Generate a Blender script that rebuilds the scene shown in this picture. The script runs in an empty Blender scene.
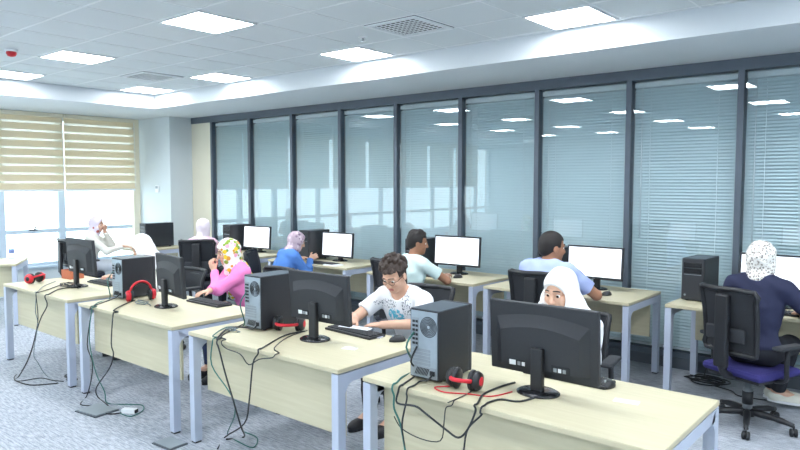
import bpy, bmesh, math, random
import numpy as np
from mathutils import Vector, Matrix
random.seed(7)
SC = bpy.context.scene
COL = SC.collection
R = math.radians

# ------------------------------------------------------------------ camera, world, exposure
cam = bpy.data.cameras.new('camera')
cam.sensor_width = 36.0
cam.lens = 36.0 * 662.7 / 800.0
cam.clip_start = 0.05
camo = bpy.data.objects.new('camera', cam)
COL.objects.link(camo)
camo.location = (0, 0, 1.738)
camo.rotation_euler = (R(90 - 3.73), 0, R(39.98))
SC.camera = camo

WORLD_STRENGTH = 4.2
PANEL_STRENGTH = 25.0
w = bpy.data.worlds.new('world')
SC.world = w
w.use_nodes = True
bg = w.node_tree.nodes['Background']
bg.inputs[0].default_value = (0.95, 0.98, 1.0, 1)
bg.inputs[1].default_value = WORLD_STRENGTH
SC.view_settings.view_transform = 'Standard'
SC.view_settings.look = 'None'
SC.view_settings.gamma = 1.0
SC.view_settings.use_curve_mapping = False
SC.view_settings.exposure = 0.40
SC.cycles.max_bounces = 10
SC.cycles.diffuse_bounces = 6
SC.cycles.transparent_max_bounces = 24
SC.cycles.sample_clamp_indirect = 6.0
SC.cycles.caustics_reflective = False
SC.cycles.caustics_refractive = False

# ------------------------------------------------------------------ materials
def lin(c):
    o = []
    for v in c:
        v = v / 255.0
        o.append(v / 12.92 if v <= 0.04045 else ((v + 0.055) / 1.055) ** 2.4)
    return (o[0], o[1], o[2], 1.0)

def mat(name, col, rough=0.6, metal=0.0, spec=0.5, noise=0.0, nscale=30.0, bump=0.0, bscale=60.0):
    m = bpy.data.materials.new(name)
    m.use_nodes = True
    nt = m.node_tree
    b = nt.nodes['Principled BSDF']
    c = lin(col)
    b.inputs['Base Color'].default_value = c
    b.inputs['Roughness'].default_value = rough
    b.inputs['Metallic'].default_value = metal
    b.inputs['Specular IOR Level'].default_value = spec
    tc = nt.nodes.new('ShaderNodeTexCoord')
    if noise > 0:
        n = nt.nodes.new('ShaderNodeTexNoise')
        n.inputs['Scale'].default_value = nscale
        n.inputs['Detail'].default_value = 4
        nt.links.new(tc.outputs['Object'], n.inputs['Vector'])
        r = nt.nodes.new('ShaderNodeMix')
        r.data_type = 'RGBA'
        r.inputs['A'].default_value = tuple(x * (1 - noise) for x in c[:3]) + (1,)
        r.inputs['B'].default_value = tuple(min(1, x * (1 + noise)) for x in c[:3]) + (1,)
        nt.links.new(n.outputs['Fac'], r.inputs['Factor'])
        nt.links.new(r.outputs['Result'], b.inputs['Base Color'])
    if bump > 0:
        n2 = nt.nodes.new('ShaderNodeTexNoise')
        n2.inputs['Scale'].default_value = bscale
        nt.links.new(tc.outputs['Object'], n2.inputs['Vector'])
        bp = nt.nodes.new('ShaderNodeBump')
        bp.inputs['Strength'].default_value = bump
        bp.inputs['Distance'].default_value = 0.01
        nt.links.new(n2.outputs['Fac'], bp.inputs['Height'])
        nt.links.new(bp.outputs['Normal'], b.inputs['Normal'])
    return m

def emis(name, col, strength):
    m = bpy.data.materials.new(name)
    m.use_nodes = True
    b = m.node_tree.nodes['Principled BSDF']
    b.inputs['Base Color'].default_value = (0.8, 0.8, 0.8, 1)
    b.inputs['Emission Color'].default_value = lin(col)
    b.inputs['Emission Strength'].default_value = strength
    return m

def glass(name, tint, refl=1.45, boost=0.0):
    m = bpy.data.materials.new(name)
    m.use_nodes = True
    nt = m.node_tree
    nt.nodes.remove(nt.nodes['Principled BSDF'])
    out = nt.nodes['Material Output']
    t = nt.nodes.new('ShaderNodeBsdfTransparent')
    t.inputs[0].default_value = lin(tint)
    g = nt.nodes.new('ShaderNodeBsdfGlossy')
    g.inputs['Roughness'].default_value = 0.0
    lw = nt.nodes.new('ShaderNodeLayerWeight')
    lw.inputs['Blend'].default_value = 0.5
    pw = nt.nodes.new('ShaderNodeMath')
    pw.operation = 'POWER'
    pw.inputs[1].default_value = 5.0
    nt.links.new(lw.outputs['Facing'], pw.inputs[0])
    mx = nt.nodes.new('ShaderNodeMixShader')
    r0 = ((refl - 1) / (refl + 1)) ** 2 + boost
    a = nt.nodes.new('ShaderNodeMath')
    a.operation = 'MULTIPLY_ADD'
    a.inputs[1].default_value = 1 - r0
    a.inputs[2].default_value = r0
    nt.links.new(pw.outputs[0], a.inputs[0])
    nt.links.new(a.outputs[0], mx.inputs[0])
    nt.links.new(t.outputs[0], mx.inputs[1])
    nt.links.new(g.outputs[0], mx.inputs[2])
    nt.links.new(mx.outputs[0], out.inputs[0])
    return m

def spots(name, base, cols, scale=30.0, thr=0.35, rough=0.8, smooth=False):
    """cloth with blotches of other colours (voronoi cells)"""
    m = bpy.data.materials.new(name)
    m.use_nodes = True
    nt = m.node_tree
    b = nt.nodes['Principled BSDF']
    b.inputs['Roughness'].default_value = rough
    b.inputs['Specular IOR Level'].default_value = 0.2
    tc = nt.nodes.new('ShaderNodeTexCoord')
    v = nt.nodes.new('ShaderNodeTexVoronoi')
    v.inputs['Scale'].default_value = scale
    nt.links.new(tc.outputs['Object'], v.inputs['Vector'])
    sep = nt.nodes.new('ShaderNodeSeparateColor')
    nt.links.new(v.outputs['Color'], sep.inputs[0])
    ramp = nt.nodes.new('ShaderNodeValToRGB')
    ramp.color_ramp.interpolation = 'CONSTANT'
    els = ramp.color_ramp.elements
    els[0].position = 0.0
    els[0].color = lin(cols[0])
    els[1].position = 1.0 / len(cols)
    els[1].color = lin(cols[1 % len(cols)])
    for i in range(2, len(cols)):
        e = els.new(i / len(cols))
        e.color = lin(cols[i])
    nt.links.new(sep.outputs[0], ramp.inputs[0])
    lt = nt.nodes.new('ShaderNodeMath')
    lt.operation = 'LESS_THAN'
    lt.inputs[1].default_value = thr
    nt.links.new(v.outputs['Distance'], lt.inputs[0])
    mx = nt.nodes.new('ShaderNodeMix')
    mx.data_type = 'RGBA'
    mx.inputs['A'].default_value = lin(base)
    nt.links.new(ramp.outputs[0], mx.inputs['B'])
    nt.links.new(lt.outputs[0], mx.inputs['Factor'])
    nt.links.new(mx.outputs['Result'], b.inputs['Base Color'])
    return m

def wood_mat():
    m = mat('beech_laminate', (226, 221, 194), 0.45, spec=0.35)
    nt = m.node_tree
    b = nt.nodes['Principled BSDF']
    tc = nt.nodes.new('ShaderNodeTexCoord')
    mp = nt.nodes.new('ShaderNodeMapping')
    mp.inputs['Scale'].default_value = (1.2, 26, 26)
    n = nt.nodes.new('ShaderNodeTexNoise')
    n.inputs['Scale'].default_value = 2.2
    n.inputs['Detail'].default_value = 5
    r = nt.nodes.new('ShaderNodeMix')
    r.data_type = 'RGBA'
    r.inputs['A'].default_value = lin((192, 184, 152))
    r.inputs['B'].default_value = lin((211, 205, 178))
    nt.links.new(tc.outputs['Object'], mp.inputs[0])
    nt.links.new(mp.outputs[0], n.inputs['Vector'])
    nt.links.new(n.outputs['Fac'], r.inputs['Factor'])
    nt.links.new(r.outputs['Result'], b.inputs['Base Color'])
    return m

def carpet_mat():
    m = mat('carpet', (150, 160, 176), 0.95, spec=0.1)
    nt = m.node_tree
    b = nt.nodes['Principled BSDF']
    tc = nt.nodes.new('ShaderNodeTexCoord')
    mp = nt.nodes.new('ShaderNodeMapping')
    mp.inputs['Scale'].default_value = (9, 60, 1)
    n = nt.nodes.new('ShaderNodeTexNoise')
    n.inputs['Scale'].default_value = 1.4
    n.inputs['Detail'].default_value = 6
    n2 = nt.nodes.new('ShaderNodeTexNoise')
    n2.inputs['Scale'].default_value = 140
    add = nt.nodes.new('ShaderNodeMath')
    add.operation = 'MULTIPLY_ADD'
    add.inputs[1].default_value = 0.5
    ramp = nt.nodes.new('ShaderNodeValToRGB')
    e = ramp.color_ramp.elements
    e[0].position = 0.55
    e[0].color = lin((136, 143, 153))
    e[1].position = 0.98
    e[1].color = lin((196, 202, 210))
    nt.links.new(tc.outputs['Object'], mp.inputs[0])
    nt.links.new(mp.outputs[0], n.inputs['Vector'])
    nt.links.new(tc.outputs['Object'], n2.inputs['Vector'])
    nt.links.new(n2.outputs['Fac'], add.inputs[0])
    nt.links.new(n.outputs['Fac'], add.inputs[2])
    nt.links.new(add.outputs[0], ramp.inputs[0])
    nt.links.new(ramp.outputs[0], b.inputs['Base Color'])
    bp = nt.nodes.new('ShaderNodeBump')
    bp.inputs['Strength'].default_value = 0.4
    bp.inputs['Distance'].default_value = 0.004
    nt.links.new(add.outputs[0], bp.inputs['Height'])
    nt.links.new(bp.outputs['Normal'], b.inputs['Normal'])
    return m

def shirt_print_mat():
    """white cotton with a pale blue print on the chest and small grey lettering-like flecks"""
    m = mat('white_printed_cotton', (240, 243, 246), 0.85, spec=0.2)
    nt = m.node_tree
    b = nt.nodes['Principled BSDF']
    tc = nt.nodes.new('ShaderNodeTexCoord')
    def blob(center, radius, scale, thr, col, prev):
        sub = nt.nodes.new('ShaderNodeVectorMath'); sub.operation = 'SUBTRACT'
        sub.inputs[1].default_value = center
        nt.links.new(tc.outputs['Object'], sub.inputs[0])
        sc = nt.nodes.new('ShaderNodeVectorMath'); sc.operation = 'DIVIDE'
        sc.inputs[1].default_value = radius
        nt.links.new(sub.outputs[0], sc.inputs[0])
        ln = nt.nodes.new('ShaderNodeVectorMath'); ln.operation = 'LENGTH'
        nt.links.new(sc.outputs[0], ln.inputs[0])
        lt = nt.nodes.new('ShaderNodeMath'); lt.operation = 'LESS_THAN'; lt.inputs[1].default_value = 1.0
        nt.links.new(ln.outputs['Value'], lt.inputs[0])
        n = nt.nodes.new('ShaderNodeTexNoise'); n.inputs['Scale'].default_value = scale
        nt.links.new(tc.outputs['Object'], n.inputs['Vector'])
        gt = nt.nodes.new('ShaderNodeMath'); gt.operation = 'GREATER_THAN'; gt.inputs[1].default_value = thr
        nt.links.new(n.outputs['Fac'], gt.inputs[0])
        mu = nt.nodes.new('ShaderNodeMath'); mu.operation = 'MULTIPLY'
        nt.links.new(lt.outputs[0], mu.inputs[0]); nt.links.new(gt.outputs[0], mu.inputs[1])
        mx = nt.nodes.new('ShaderNodeMix'); mx.data_type = 'RGBA'
        if prev is None:
            mx.inputs['A'].default_value = lin((240, 243, 246))
        else:
            nt.links.new(prev, mx.inputs['A'])
        mx.inputs['B'].default_value = lin(col)
        nt.links.new(mu.outputs[0], mx.inputs['Factor'])
        return mx.outputs['Result']
    o = blob((0.0, 0.21, 0.775), (0.075, 0.2, 0.06), 42, 0.46, (106, 196, 222), None)
    o = blob((-0.10, 0.24, 0.87), (0.035, 0.2, 0.10), 75, 0.56, (120, 130, 140), o)
    o = blob((0.07, 0.24, 0.86), (0.10, 0.2, 0.035), 80, 0.57, (130, 140, 150), o)
    nt.links.new(o, b.inputs['Base Color'])
    return m

M = {}
M['wall'] = mat('painted_wall', (208, 217, 221), 0.8, noise=0.02, nscale=3)
M['cream'] = mat('cream_panel', (226, 220, 200), 0.7, noise=0.02, nscale=4)
M['ceil'] = mat('ceiling_tile', (214, 220, 222), 0.9, noise=0.03, nscale=90, bump=0.1, bscale=200)
M['gyp'] = mat('plasterboard', (216, 222, 226), 0.85, noise=0.01, nscale=4)
M['tbar'] = mat('white_metal_bar', (228, 232, 234), 0.5)
M['carpet'] = carpet_mat()
M['plinth'] = mat('dark_skirting', (82, 90, 98), 0.6, noise=0.05)
M['frame'] = mat('grey_aluminium', (88, 98, 110), 0.45, metal=0.1, noise=0.04)
M['winframe'] = mat('white_aluminium', (196, 212, 226), 0.45, noise=0.02)
M['glass'] = glass('tinted_glass', (245, 249, 250), 1.5, 0.02)
M['winglass'] = glass('window_glass', (240, 248, 250), 1.45)
M['slat'] = mat('blind_slat', (222, 236, 240), 0.55, noise=0.02)
M['wood'] = wood_mat()
M['edge'] = mat('beech_edge', (198, 190, 160), 0.5, noise=0.03)
M['steel'] = mat('pale_blue_grey_steel', (186, 195, 212), 0.4, metal=0.05, noise=0.02)
M['black'] = mat('black_plastic', (34, 36, 40), 0.42, noise=0.08, nscale=60)
M['blackgloss'] = mat('glossy_black_plastic', (26, 28, 32), 0.22, noise=0.05)
M['blackmat'] = mat('matt_black_plastic', (44, 47, 52), 0.6, noise=0.08, nscale=80, bump=0.05)
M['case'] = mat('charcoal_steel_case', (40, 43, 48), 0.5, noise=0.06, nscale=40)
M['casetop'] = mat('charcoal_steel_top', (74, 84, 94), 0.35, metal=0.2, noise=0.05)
M['io'] = mat('zinc_steel', (160, 172, 180), 0.35, metal=0.45, noise=0.12, nscale=26)
M['iodark'] = mat('dark_vent_holes', (30, 34, 38), 0.7, noise=0.2)
M['white'] = mat('white_plastic', (232, 236, 238), 0.5, noise=0.01)
M['silver'] = mat('silver_plastic', (150, 158, 164), 0.35, metal=0.4, noise=0.05)
M['chrome'] = mat('chrome', (200, 204, 208), 0.15, metal=1.0, noise=0.02)
M['red'] = mat('red_plastic', (206, 34, 50), 0.4, noise=0.05)
M['terracotta'] = mat('terracotta_cardboard', (186, 110, 80), 0.8, noise=0.08)
M['paper'] = mat('paper', (236, 240, 244), 0.8, noise=0.01)
M['lilac'] = mat('pale_lilac_cover', (176, 180, 204), 0.6, noise=0.05)
M['grey'] = mat('grey_metal_lid', (150, 160, 166), 0.5, metal=0.2, noise=0.05)
M['cordblack'] = mat('black_cord', (38, 42, 46), 0.5, noise=0.05)
M['cordgreen'] = mat('green_cord', (52, 112, 104), 0.5, noise=0.05)
M['cordgrey'] = mat('grey_cord', (112, 126, 130), 0.5, noise=0.05)
M['screen'] = emis('lit_screen', (236, 243, 255), 1.0)
M['screenbar'] = emis('lit_screen_grey', (206, 218, 236), 0.8)
M['screentext'] = emis('lit_screen_text', (170, 182, 200), 0.7)
M['panel'] = emis('lit_diffuser', (246, 250, 255), PANEL_STRENGTH)
M['mesh'] = mat('black_mesh_fabric', (40, 43, 48), 0.85, noise=0.15, nscale=160, bump=0.3, bscale=300)
M['seatblue'] = mat('blue_violet_fabric', (50, 47, 112), 0.9, noise=0.12, nscale=120)
M['seatblack'] = mat('black_seat_fabric', (46, 50, 60), 0.9, noise=0.12, nscale=120)
M['bottle'] = glass('clear_bottle', (226, 238, 244), 1.3)
M['bottlelabel'] = mat('blue_paper_label', (120, 140, 200), 0.6, noise=0.1)
M['redlens'] = mat('red_alarm_lens', (196, 30, 40), 0.3, noise=0.05)

def blind_mat():
    m = bpy.data.materials.new('zebra_blind_fabric')
    m.use_nodes = True
    nt = m.node_tree
    nt.nodes.remove(nt.nodes['Principled BSDF'])
    out = nt.nodes['Material Output']
    def cloth(col, tr):
        d = nt.nodes.new('ShaderNodeBsdfDiffuse'); d.inputs[0].default_value = lin(col)
        t = nt.nodes.new('ShaderNodeBsdfTranslucent'); t.inputs[0].default_value = lin(col)
        mx = nt.nodes.new('ShaderNodeMixShader'); mx.inputs[0].default_value = tr
        nt.links.new(d.outputs[0], mx.inputs[1]); nt.links.new(t.outputs[0], mx.inputs[2])
        return mx
    nz = nt.nodes.new('ShaderNodeTexNoise'); nz.inputs['Scale'].default_value = 3
    op = cloth((228, 218, 194), 0.27)
    nt.links.new(op.outputs[0], out.inputs[0])
    return m
def sheer_mat():
    m = bpy.data.materials.new('sheer_blind_fabric')
    m.use_nodes = True
    nt = m.node_tree
    nt.nodes.remove(nt.nodes['Principled BSDF'])
    out = nt.nodes['Material Output']
    d = nt.nodes.new('ShaderNodeBsdfDiffuse'); d.inputs[0].default_value = lin((236, 232, 214))
    t = nt.nodes.new('ShaderNodeBsdfTransparent')
    wv = nt.nodes.new('ShaderNodeTexNoise'); wv.inputs['Scale'].default_value = 200
    mr = nt.nodes.new('ShaderNodeMapRange')
    mr.inputs['To Min'].default_value = 0.15; mr.inputs['To Max'].default_value = 0.5
    nt.links.new(wv.outputs['Fac'], mr.inputs['Value'])
    mx = nt.nodes.new('ShaderNodeMixShader')
    nt.links.new(mr.outputs[0], mx.inputs[0])
    nt.links.new(d.outputs[0], mx.inputs[1]); nt.links.new(t.outputs[0], mx.inputs[2])
    nt.links.new(mx.outputs[0], out.inputs[0])
    return m
M['zebra'] = blind_mat()
M['sheer'] = sheer_mat()

# ------------------------------------------------------------------ mesh helpers
class MB:
    def __init__(self):
        self.v = []; self.f = []; self.mi = []; self.sm = []
    def add(self, vs, fs, mi=0, sm=False, mx=None):
        o = len(self.v)
        for p in vs:
            p = Vector(p)
            if mx is not None: p = mx @ p
            self.v.append(tuple(p))
        for f in fs:
            self.f.append([i + o for i in f]); self.mi.append(mi); self.sm.append(sm)
        return self
    def box(self, x0, x1, y0, y1, z0, z1, mi=0, mx=None, bev=0.0):
        if bev > 0:
            bm = bmesh.new()
            bmesh.ops.create_cube(bm, size=1)
            for q in bm.verts:
                q.co = Vector(((x0 + x1) / 2 + q.co.x * (x1 - x0), (y0 + y1) / 2 + q.co.y * (y1 - y0), (z0 + z1) / 2 + q.co.z * (z1 - z0)))
            bmesh.ops.bevel(bm, geom=list(bm.edges), offset=bev, segments=2, profile=0.5, affect='EDGES')
            bm.verts.index_update()
            vs = [tuple(q.co) for q in bm.verts]
            fs = [[q.index for q in f.verts] for f in bm.faces]
            bm.free()
            return self.add(vs, fs, mi, False, mx)
        vs = [(x, y, z) for z in (z0, z1) for y in (y0, y1) for x in (x0, x1)]
        fs = [(0, 2, 3, 1), (4, 5, 7, 6), (0, 1, 5, 4), (2, 6, 7, 3), (0, 4, 6, 2), (1, 3, 7, 5)]
        return self.add(vs, fs, mi, False, mx)
    def tube(self, pts, r, n=8, mi=0, smooth=3, rad=None, mx=None, closed=False):
        P = [Vector(p) for p in pts]
        if smooth > 1 and len(P) > 2:
            Q = []; L = len(P)
            rng = range(L if closed else L - 1)
            for i in rng:
                p1 = P[i]; p2 = P[(i + 1) % L]
                p0 = P[i - 1] if (i > 0 or closed) else p1
                p3 = P[(i + 2) % L] if (i + 2 < L or closed) else p2
                for k in range(smooth):
                    t = k / smooth
                    Q.append(0.5 * ((2 * p1) + (p2 - p0) * t + (2 * p0 - 5 * p1 + 4 * p2 - p3) * t * t + (3 * p1 - p0 - 3 * p2 + p3) * t ** 3))
            if not closed: Q.append(P[-1])
            P = Q
        vs = []; up = Vector((0.13, 0.31, 0.94)); L = len(P)
        for i, p in enumerate(P):
            a = P[i - 1] if (i > 0 or closed) else p
            b = P[(i + 1) % L] if (i + 1 < L or closed) else p
            d = (b - a)
            d = d.normalized() if d.length > 1e-7 else Vector((0, 0, 1))
            u = up - d * up.dot(d)
            if u.length < 0.05: u = Vector((1, 0, 0)) - d * d.x
            u.normalize(); up = u
            s = d.cross(u)
            rr = r if rad is None else rad[min(len(rad) - 1, int(i * len(rad) / L))]
            for k in range(n):
                an = 2 * math.pi * k / n
                vs.append(p + u * (rr * math.cos(an)) + s * (rr * math.sin(an)))
        fs = []
        for i in range(L if closed else L - 1):
            j = (i + 1) % L
            for k in range(n):
                l = (k + 1) % n
                fs.append((i * n + k, i * n + l, j * n + l, j * n + k))
        if not closed:
            fs.append(tuple(range(n))[::-1]); fs.append(tuple((L - 1) * n + k for k in range(n)))
        return self.add(vs, fs, mi, True, mx)
    def lathe(self, prof, n=24, mi=0, mx=None, sm=True):
        vs = []; fs = []
        for r, z in prof:
            for k in range(n):
                a = 2 * math.pi * k / n
                vs.append((r * math.cos(a), r * math.sin(a), z))
        for i in range(len(prof) - 1):
            for k in range(n):
                l = (k + 1) % n
                fs.append((i * n + k, i * n + l, (i + 1) * n + l, (i + 1) * n + k))
        fs.append(tuple(range(n))[::-1]); fs.append(tuple((len(prof) - 1) * n + k for k in range(n)))
        return self.add(vs, fs, mi, sm, mx)
    def prism(self, poly, y0, y1, mi=0, mx=None, plane='xz'):
        n = len(poly)
        if plane == 'xz':
            vs = [(a, y0, b) for a, b in poly] + [(a, y1, b) for a, b in poly]
        elif plane == 'yz':
            vs = [(y0, a, b) for a, b in poly] + [(y1, a, b) for a, b in poly]
        else:
            vs = [(a, b, y0) for a, b in poly] + [(a, b, y1) for a, b in poly]
        fs = [tuple(range(n)), tuple(range(n, 2 * n))[::-1]] + [(i, i + n, (i + 1) % n + n, (i + 1) % n) for i in range(n)]
        return self.add(vs, fs, mi, False, mx)
    def build(self, name, mats, parent=None, loc=None, rotz=None):
        me = bpy.data.meshes.new(name)
        me.from_pydata(self.v, [], self.f)
        for m in (mats if isinstance(mats, (list, tuple)) else [mats]):
            me.materials.append(M[m] if isinstance(m, str) else m)
        me.polygons.foreach_set('material_index', self.mi)
        me.polygons.foreach_set('use_smooth', self.sm)
        bm = bmesh.new(); bm.from_mesh(me)
        bmesh.ops.recalc_face_normals(bm, faces=bm.faces)
        bm.to_mesh(me); bm.free()
        me.update()
        o = bpy.data.objects.new(name, me)
        COL.objects.link(o)
        if parent is not None: o.parent = parent
        if loc is not None: o.location = loc
        if rotz is not None: o.rotation_euler = (0, 0, rotz)
        return o

def tag(o, label=None, cat=None, group=None, kind=None):
    if label: o['label'] = label
    if cat: o['category'] = cat
    if group: o['group'] = group
    if kind: o['kind'] = kind
    return o
def thing(name, label, cat, loc, rz=0.0, group=None):
    o = bpy.data.objects.new(name, None)
    o.empty_display_size = 0.1
    COL.objects.link(o)
    o.location = loc; o.rotation_euler = (0, 0, rz)
    return tag(o, label, cat, group)
KIDS = {}
def copy_tree(root, loc, rz, label):
    kids = [o for o in bpy.data.objects if o.parent == root]
    c = root.copy(); COL.objects.link(c)
    c.location = loc; c.rotation_euler = (0, 0, rz); c['label'] = label
    for ch in kids:
        d = ch.copy(); COL.objects.link(d); d.parent = c
        for g in [o for o in bpy.data.objects if o.parent == ch]:
            e = g.copy(); COL.objects.link(e); e.parent = d
    return c
def struct(o):
    o['kind'] = 'structure'
    return o

# ------------------------------------------------------------------ room shell
XL, XR, YF, YB, ZC, ZS = -10.9, 2.6, 6.35, -4.6, 3.0, 2.8
PIT = 0.5675
struct(MB().box(XL, XR, YB, YF + 0.15, -0.1, 0.0).build('floor', 'carpet'))
struct(MB().box(XL - 0.3, XR + 0.1, YB - 0.1, YF + 0.2, ZC, ZC + 0.1).build('ceiling', 'ceil'))
g = MB()
x = -6.87 + PIT * (-3.5)
while x < XR:
    if x > -9.0: g.box(x - 0.006, x + 0.006, YB, 5.17, ZC - 0.003, ZC + 0.01)
    x += PIT
y = 4.82 + PIT * 0.5
while y > YB:
    g.box(-9.0, XR, y - 0.009, y + 0.009, ZC - 0.0036, ZC + 0.01)
    y -= PIT
struct(g.build('trim_1', 'tbar'))
sf = MB()
sf.box(XL, XR, 5.17, YF + 0.15, ZS, ZC)
sf.box(XL, -9.0, YB, 5.17, ZS, ZC)
struct(sf.build('trim_2', 'gyp'))
# glass partition side
struct(MB().box(XL, XR, YF + 0.12, YF + 0.22, 0, ZS).build('wall_back', 'wall'))
struct(MB().box(XL, -9.87, 5.92, YF + 0.12, 0, ZS).build('wall_column', 'wall'))
struct(MB().box(-9.87, -9.34, YF - 0.02, YF + 0.12, 0.0, ZS).build('wall_end', 'cream'))
struct(MB().box(XR, XR + 0.1, YB, YF + 0.2, 0, ZC).build('wall_right', 'wall'))
struct(MB().box(XL - 0.2, XR + 0.1, YB - 0.1, YB, 0, ZC).build('wall_rear', 'wall'))
fr = MB()
NB = 12
BX = [-9.30 + 0.98 * k for k in range(NB + 1)]
fr.box(-9.9, BX[-1] + 0.03, YF - 0.03, YF + 0.09, 2.70, ZS)
fr.box(BX[0] - 0.03, BX[-1] + 0.03, YF - 0.02, YF + 0.09, 0.10, 0.15)
for bx in BX:
    fr.box(bx - 0.026, bx + 0.026, YF - 0.03, YF + 0.09, 0.10, 2.70)
struct(fr.build('trim_3', 'frame'))
struct(MB().box(-9.87, XR, YF - 0.035, YF + 0.11, 0, 0.10).build('baseboard_back', 'plinth'))
for k in range(NB):
    a, b = BX[k] + 0.026, BX[k + 1] - 0.026
    o = MB().box(a, b, YF + 0.0, YF + 0.006, 0.15, 2.70).build('window_%d' % (k + 1), 'glass')
    struct(o)
ORD = ['first', 'second', 'third', 'fourth', 'fifth', 'sixth', 'seventh', 'eighth', 'ninth', 'tenth', 'eleventh', 'twelfth']
blind = thing('venetian_blind', '', 'blind', (0, 0, 0), 0, 'venetian blinds behind the glass partition')
wd = 0.91
s = MB()
z = 0.21
while z < 2.62:
    zz = []
    for t, dz in ((-1, 0), (0, 0.0045), (1, 0)):
        zz.append((t * 0.0135, z + t * 0.0150, dz))
    vs = []
    for (dy, zc, dd) in zz:
        vs.append((-wd / 2, dy - dd, zc)); vs.append((wd / 2, dy - dd, zc))
    s.add(vs, [(0, 1, 3, 2), (2, 3, 5, 4)], 0, False)
    z += 0.0296
s.build('slats', 'slat', blind)
MB().box(-wd / 2, wd / 2, -0.015, 0.015, 2.635, 2.68).build('head_rail', 'white', blind)
MB().box(-wd / 2, wd / 2, -0.012, 0.012, 0.165, 0.185).build('bottom_rail', 'white', blind)
for cx in (-0.3, 0.3):
    MB().box(cx - 0.002, cx + 0.002, -0.012, -0.010, 0.18, 2.64).build('ladder_string', 'white', blind)
MB().tube([(-0.38, -0.013, 2.63), (-0.38, -0.014, 1.2)], 0.004, 6, smooth=1).build('wand', 'white', blind)
for k in range(NB):
    cx = (BX[k] + BX[k + 1]) / 2
    lab = 'closed white venetian blind behind glass, %s partition bay from the corner column' % ORD[k]
    if k == 0:
        blind.location = (cx, YF + 0.05, 0); blind['label'] = lab
    else:
        copy_tree(blind, (cx, YF + 0.05, 0), 0, lab)

# window side
struct(MB().box(XL - 0.2, XL, YB, YF + 0.15, 0, 0.40).box(XL - 0.2, XL, YB, YF + 0.15, ZS - 0.02, ZC).box(XL - 0.2, XL, 5.92, YF + 0.15, 0.4, ZS).build('wall_left', 'wall'))
struct(MB().box(XL - 0.2, XL + 0.05, YB, 5.92, 0.40, 0.435, bev=0.006).build('trim_4', 'winframe'))
ys = [5.87, 4.63, 3.75, 2.51, 1.63, 0.39, -0.49, -1.73, -2.61, -3.85, -4.6]
for i in range(len(ys) - 1):
    y1, y0 = ys[i], ys[i + 1]
    f = MB()
    f.box(XL - 0.08, XL - 0.02, y1 - 0.05, y1 + 0.055, 0.43, ZS)
    if i == len(ys) - 2: f.box(XL - 0.08, XL - 0.02, y0, y0 + 0.05, 0.43, ZS)
    f.box(XL - 0.08, XL - 0.02, y0 + 0.06, y1 - 0.05, 0.43, 0.48)
    f.box(XL - 0.08, XL - 0.02, y0 + 0.06, y1 - 0.05, 0.94, 1.0)
    f.box(XL - 0.08, XL - 0.02, y0 + 0.06, y1 - 0.05, 2.70, ZS)
    o = struct(f.build('window_%d' % (NB + 1 + i), 'winframe'))
    MB().box(XL - 0.055, XL - 0.049, y0 + 0.04, y1 - 0.04, 0.46, 2.72).build('pane', 'winglass', o)
    if i % 2 == 1:
        yc = (y0 + y1) / 2
        MB().box(XL - 0.02, XL + 0.0, yc - 0.06, yc + 0.06, 0.985, 1.005, bev=0.003).tube([(XL - 0.0, yc, 0.99), (XL + 0.03, yc, 1.0), (XL + 0.035, yc + 0.02, 1.05)], 0.009, 8).build('handle', 'blackmat', o)
# cream reveal strip next to the column
struct(MB().box(XL - 0.02, XL + 0.06, 5.80, 5.92, 0.43, ZS).build('trim_5', 'cream'))
def zebra(y0, y1, label):
    t = thing('roller_blind', label, 'blind', (XL + 0.10, (y0 + y1) / 2, 1.6), 0, 'zebra roller blinds at the windows')
    h = (y1 - y0) / 2
    a = MB(); b = MB()
    z = 0.02
    while z < 1.14:
        a.box(-0.004, -0.001, -h, h, z, min(1.18, z + 0.096))
        b.box(-0.0035, -0.002, -h, h, z + 0.096, min(1.19, z + 0.13))
        z += 0.13
    a.build('opaque_bands', 'zebra', t); b.build('sheer_bands', 'sheer', t)
    MB().box(-0.012, 0.012, -h, h, -0.012, 0.022, bev=0.005).build('bottom_bar', 'white', t)
    MB().box(-0.05, 0.04, -h, h, 1.135, 1.198, bev=0.01).build('cassette', 'cream', t)
    MB().tube([(0.03, h - 0.02, 1.14), (0.03, h - 0.02, 0.1), (0.045, h - 0.02, 0.05), (0.06, h - 0.02, 0.1), (0.05, h - 0.02, 1.14)], 0.003, 5, smooth=1).build('chain', 'white', t)
zebra(4.645, 5.81, 'cream zebra roller blind half lowered, nearest the corner column')
zebra(3.48, 4.63, 'cream zebra roller blind half lowered, second from the corner column')
for k, yy in enumerate((2.30, 1.10, -0.10, -1.30, -2.50, -3.70)):
    zebra(yy, yy + 1.08, 'cream zebra roller blind further along the windows, %s from the corner column' % ORD[k + 2])

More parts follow.
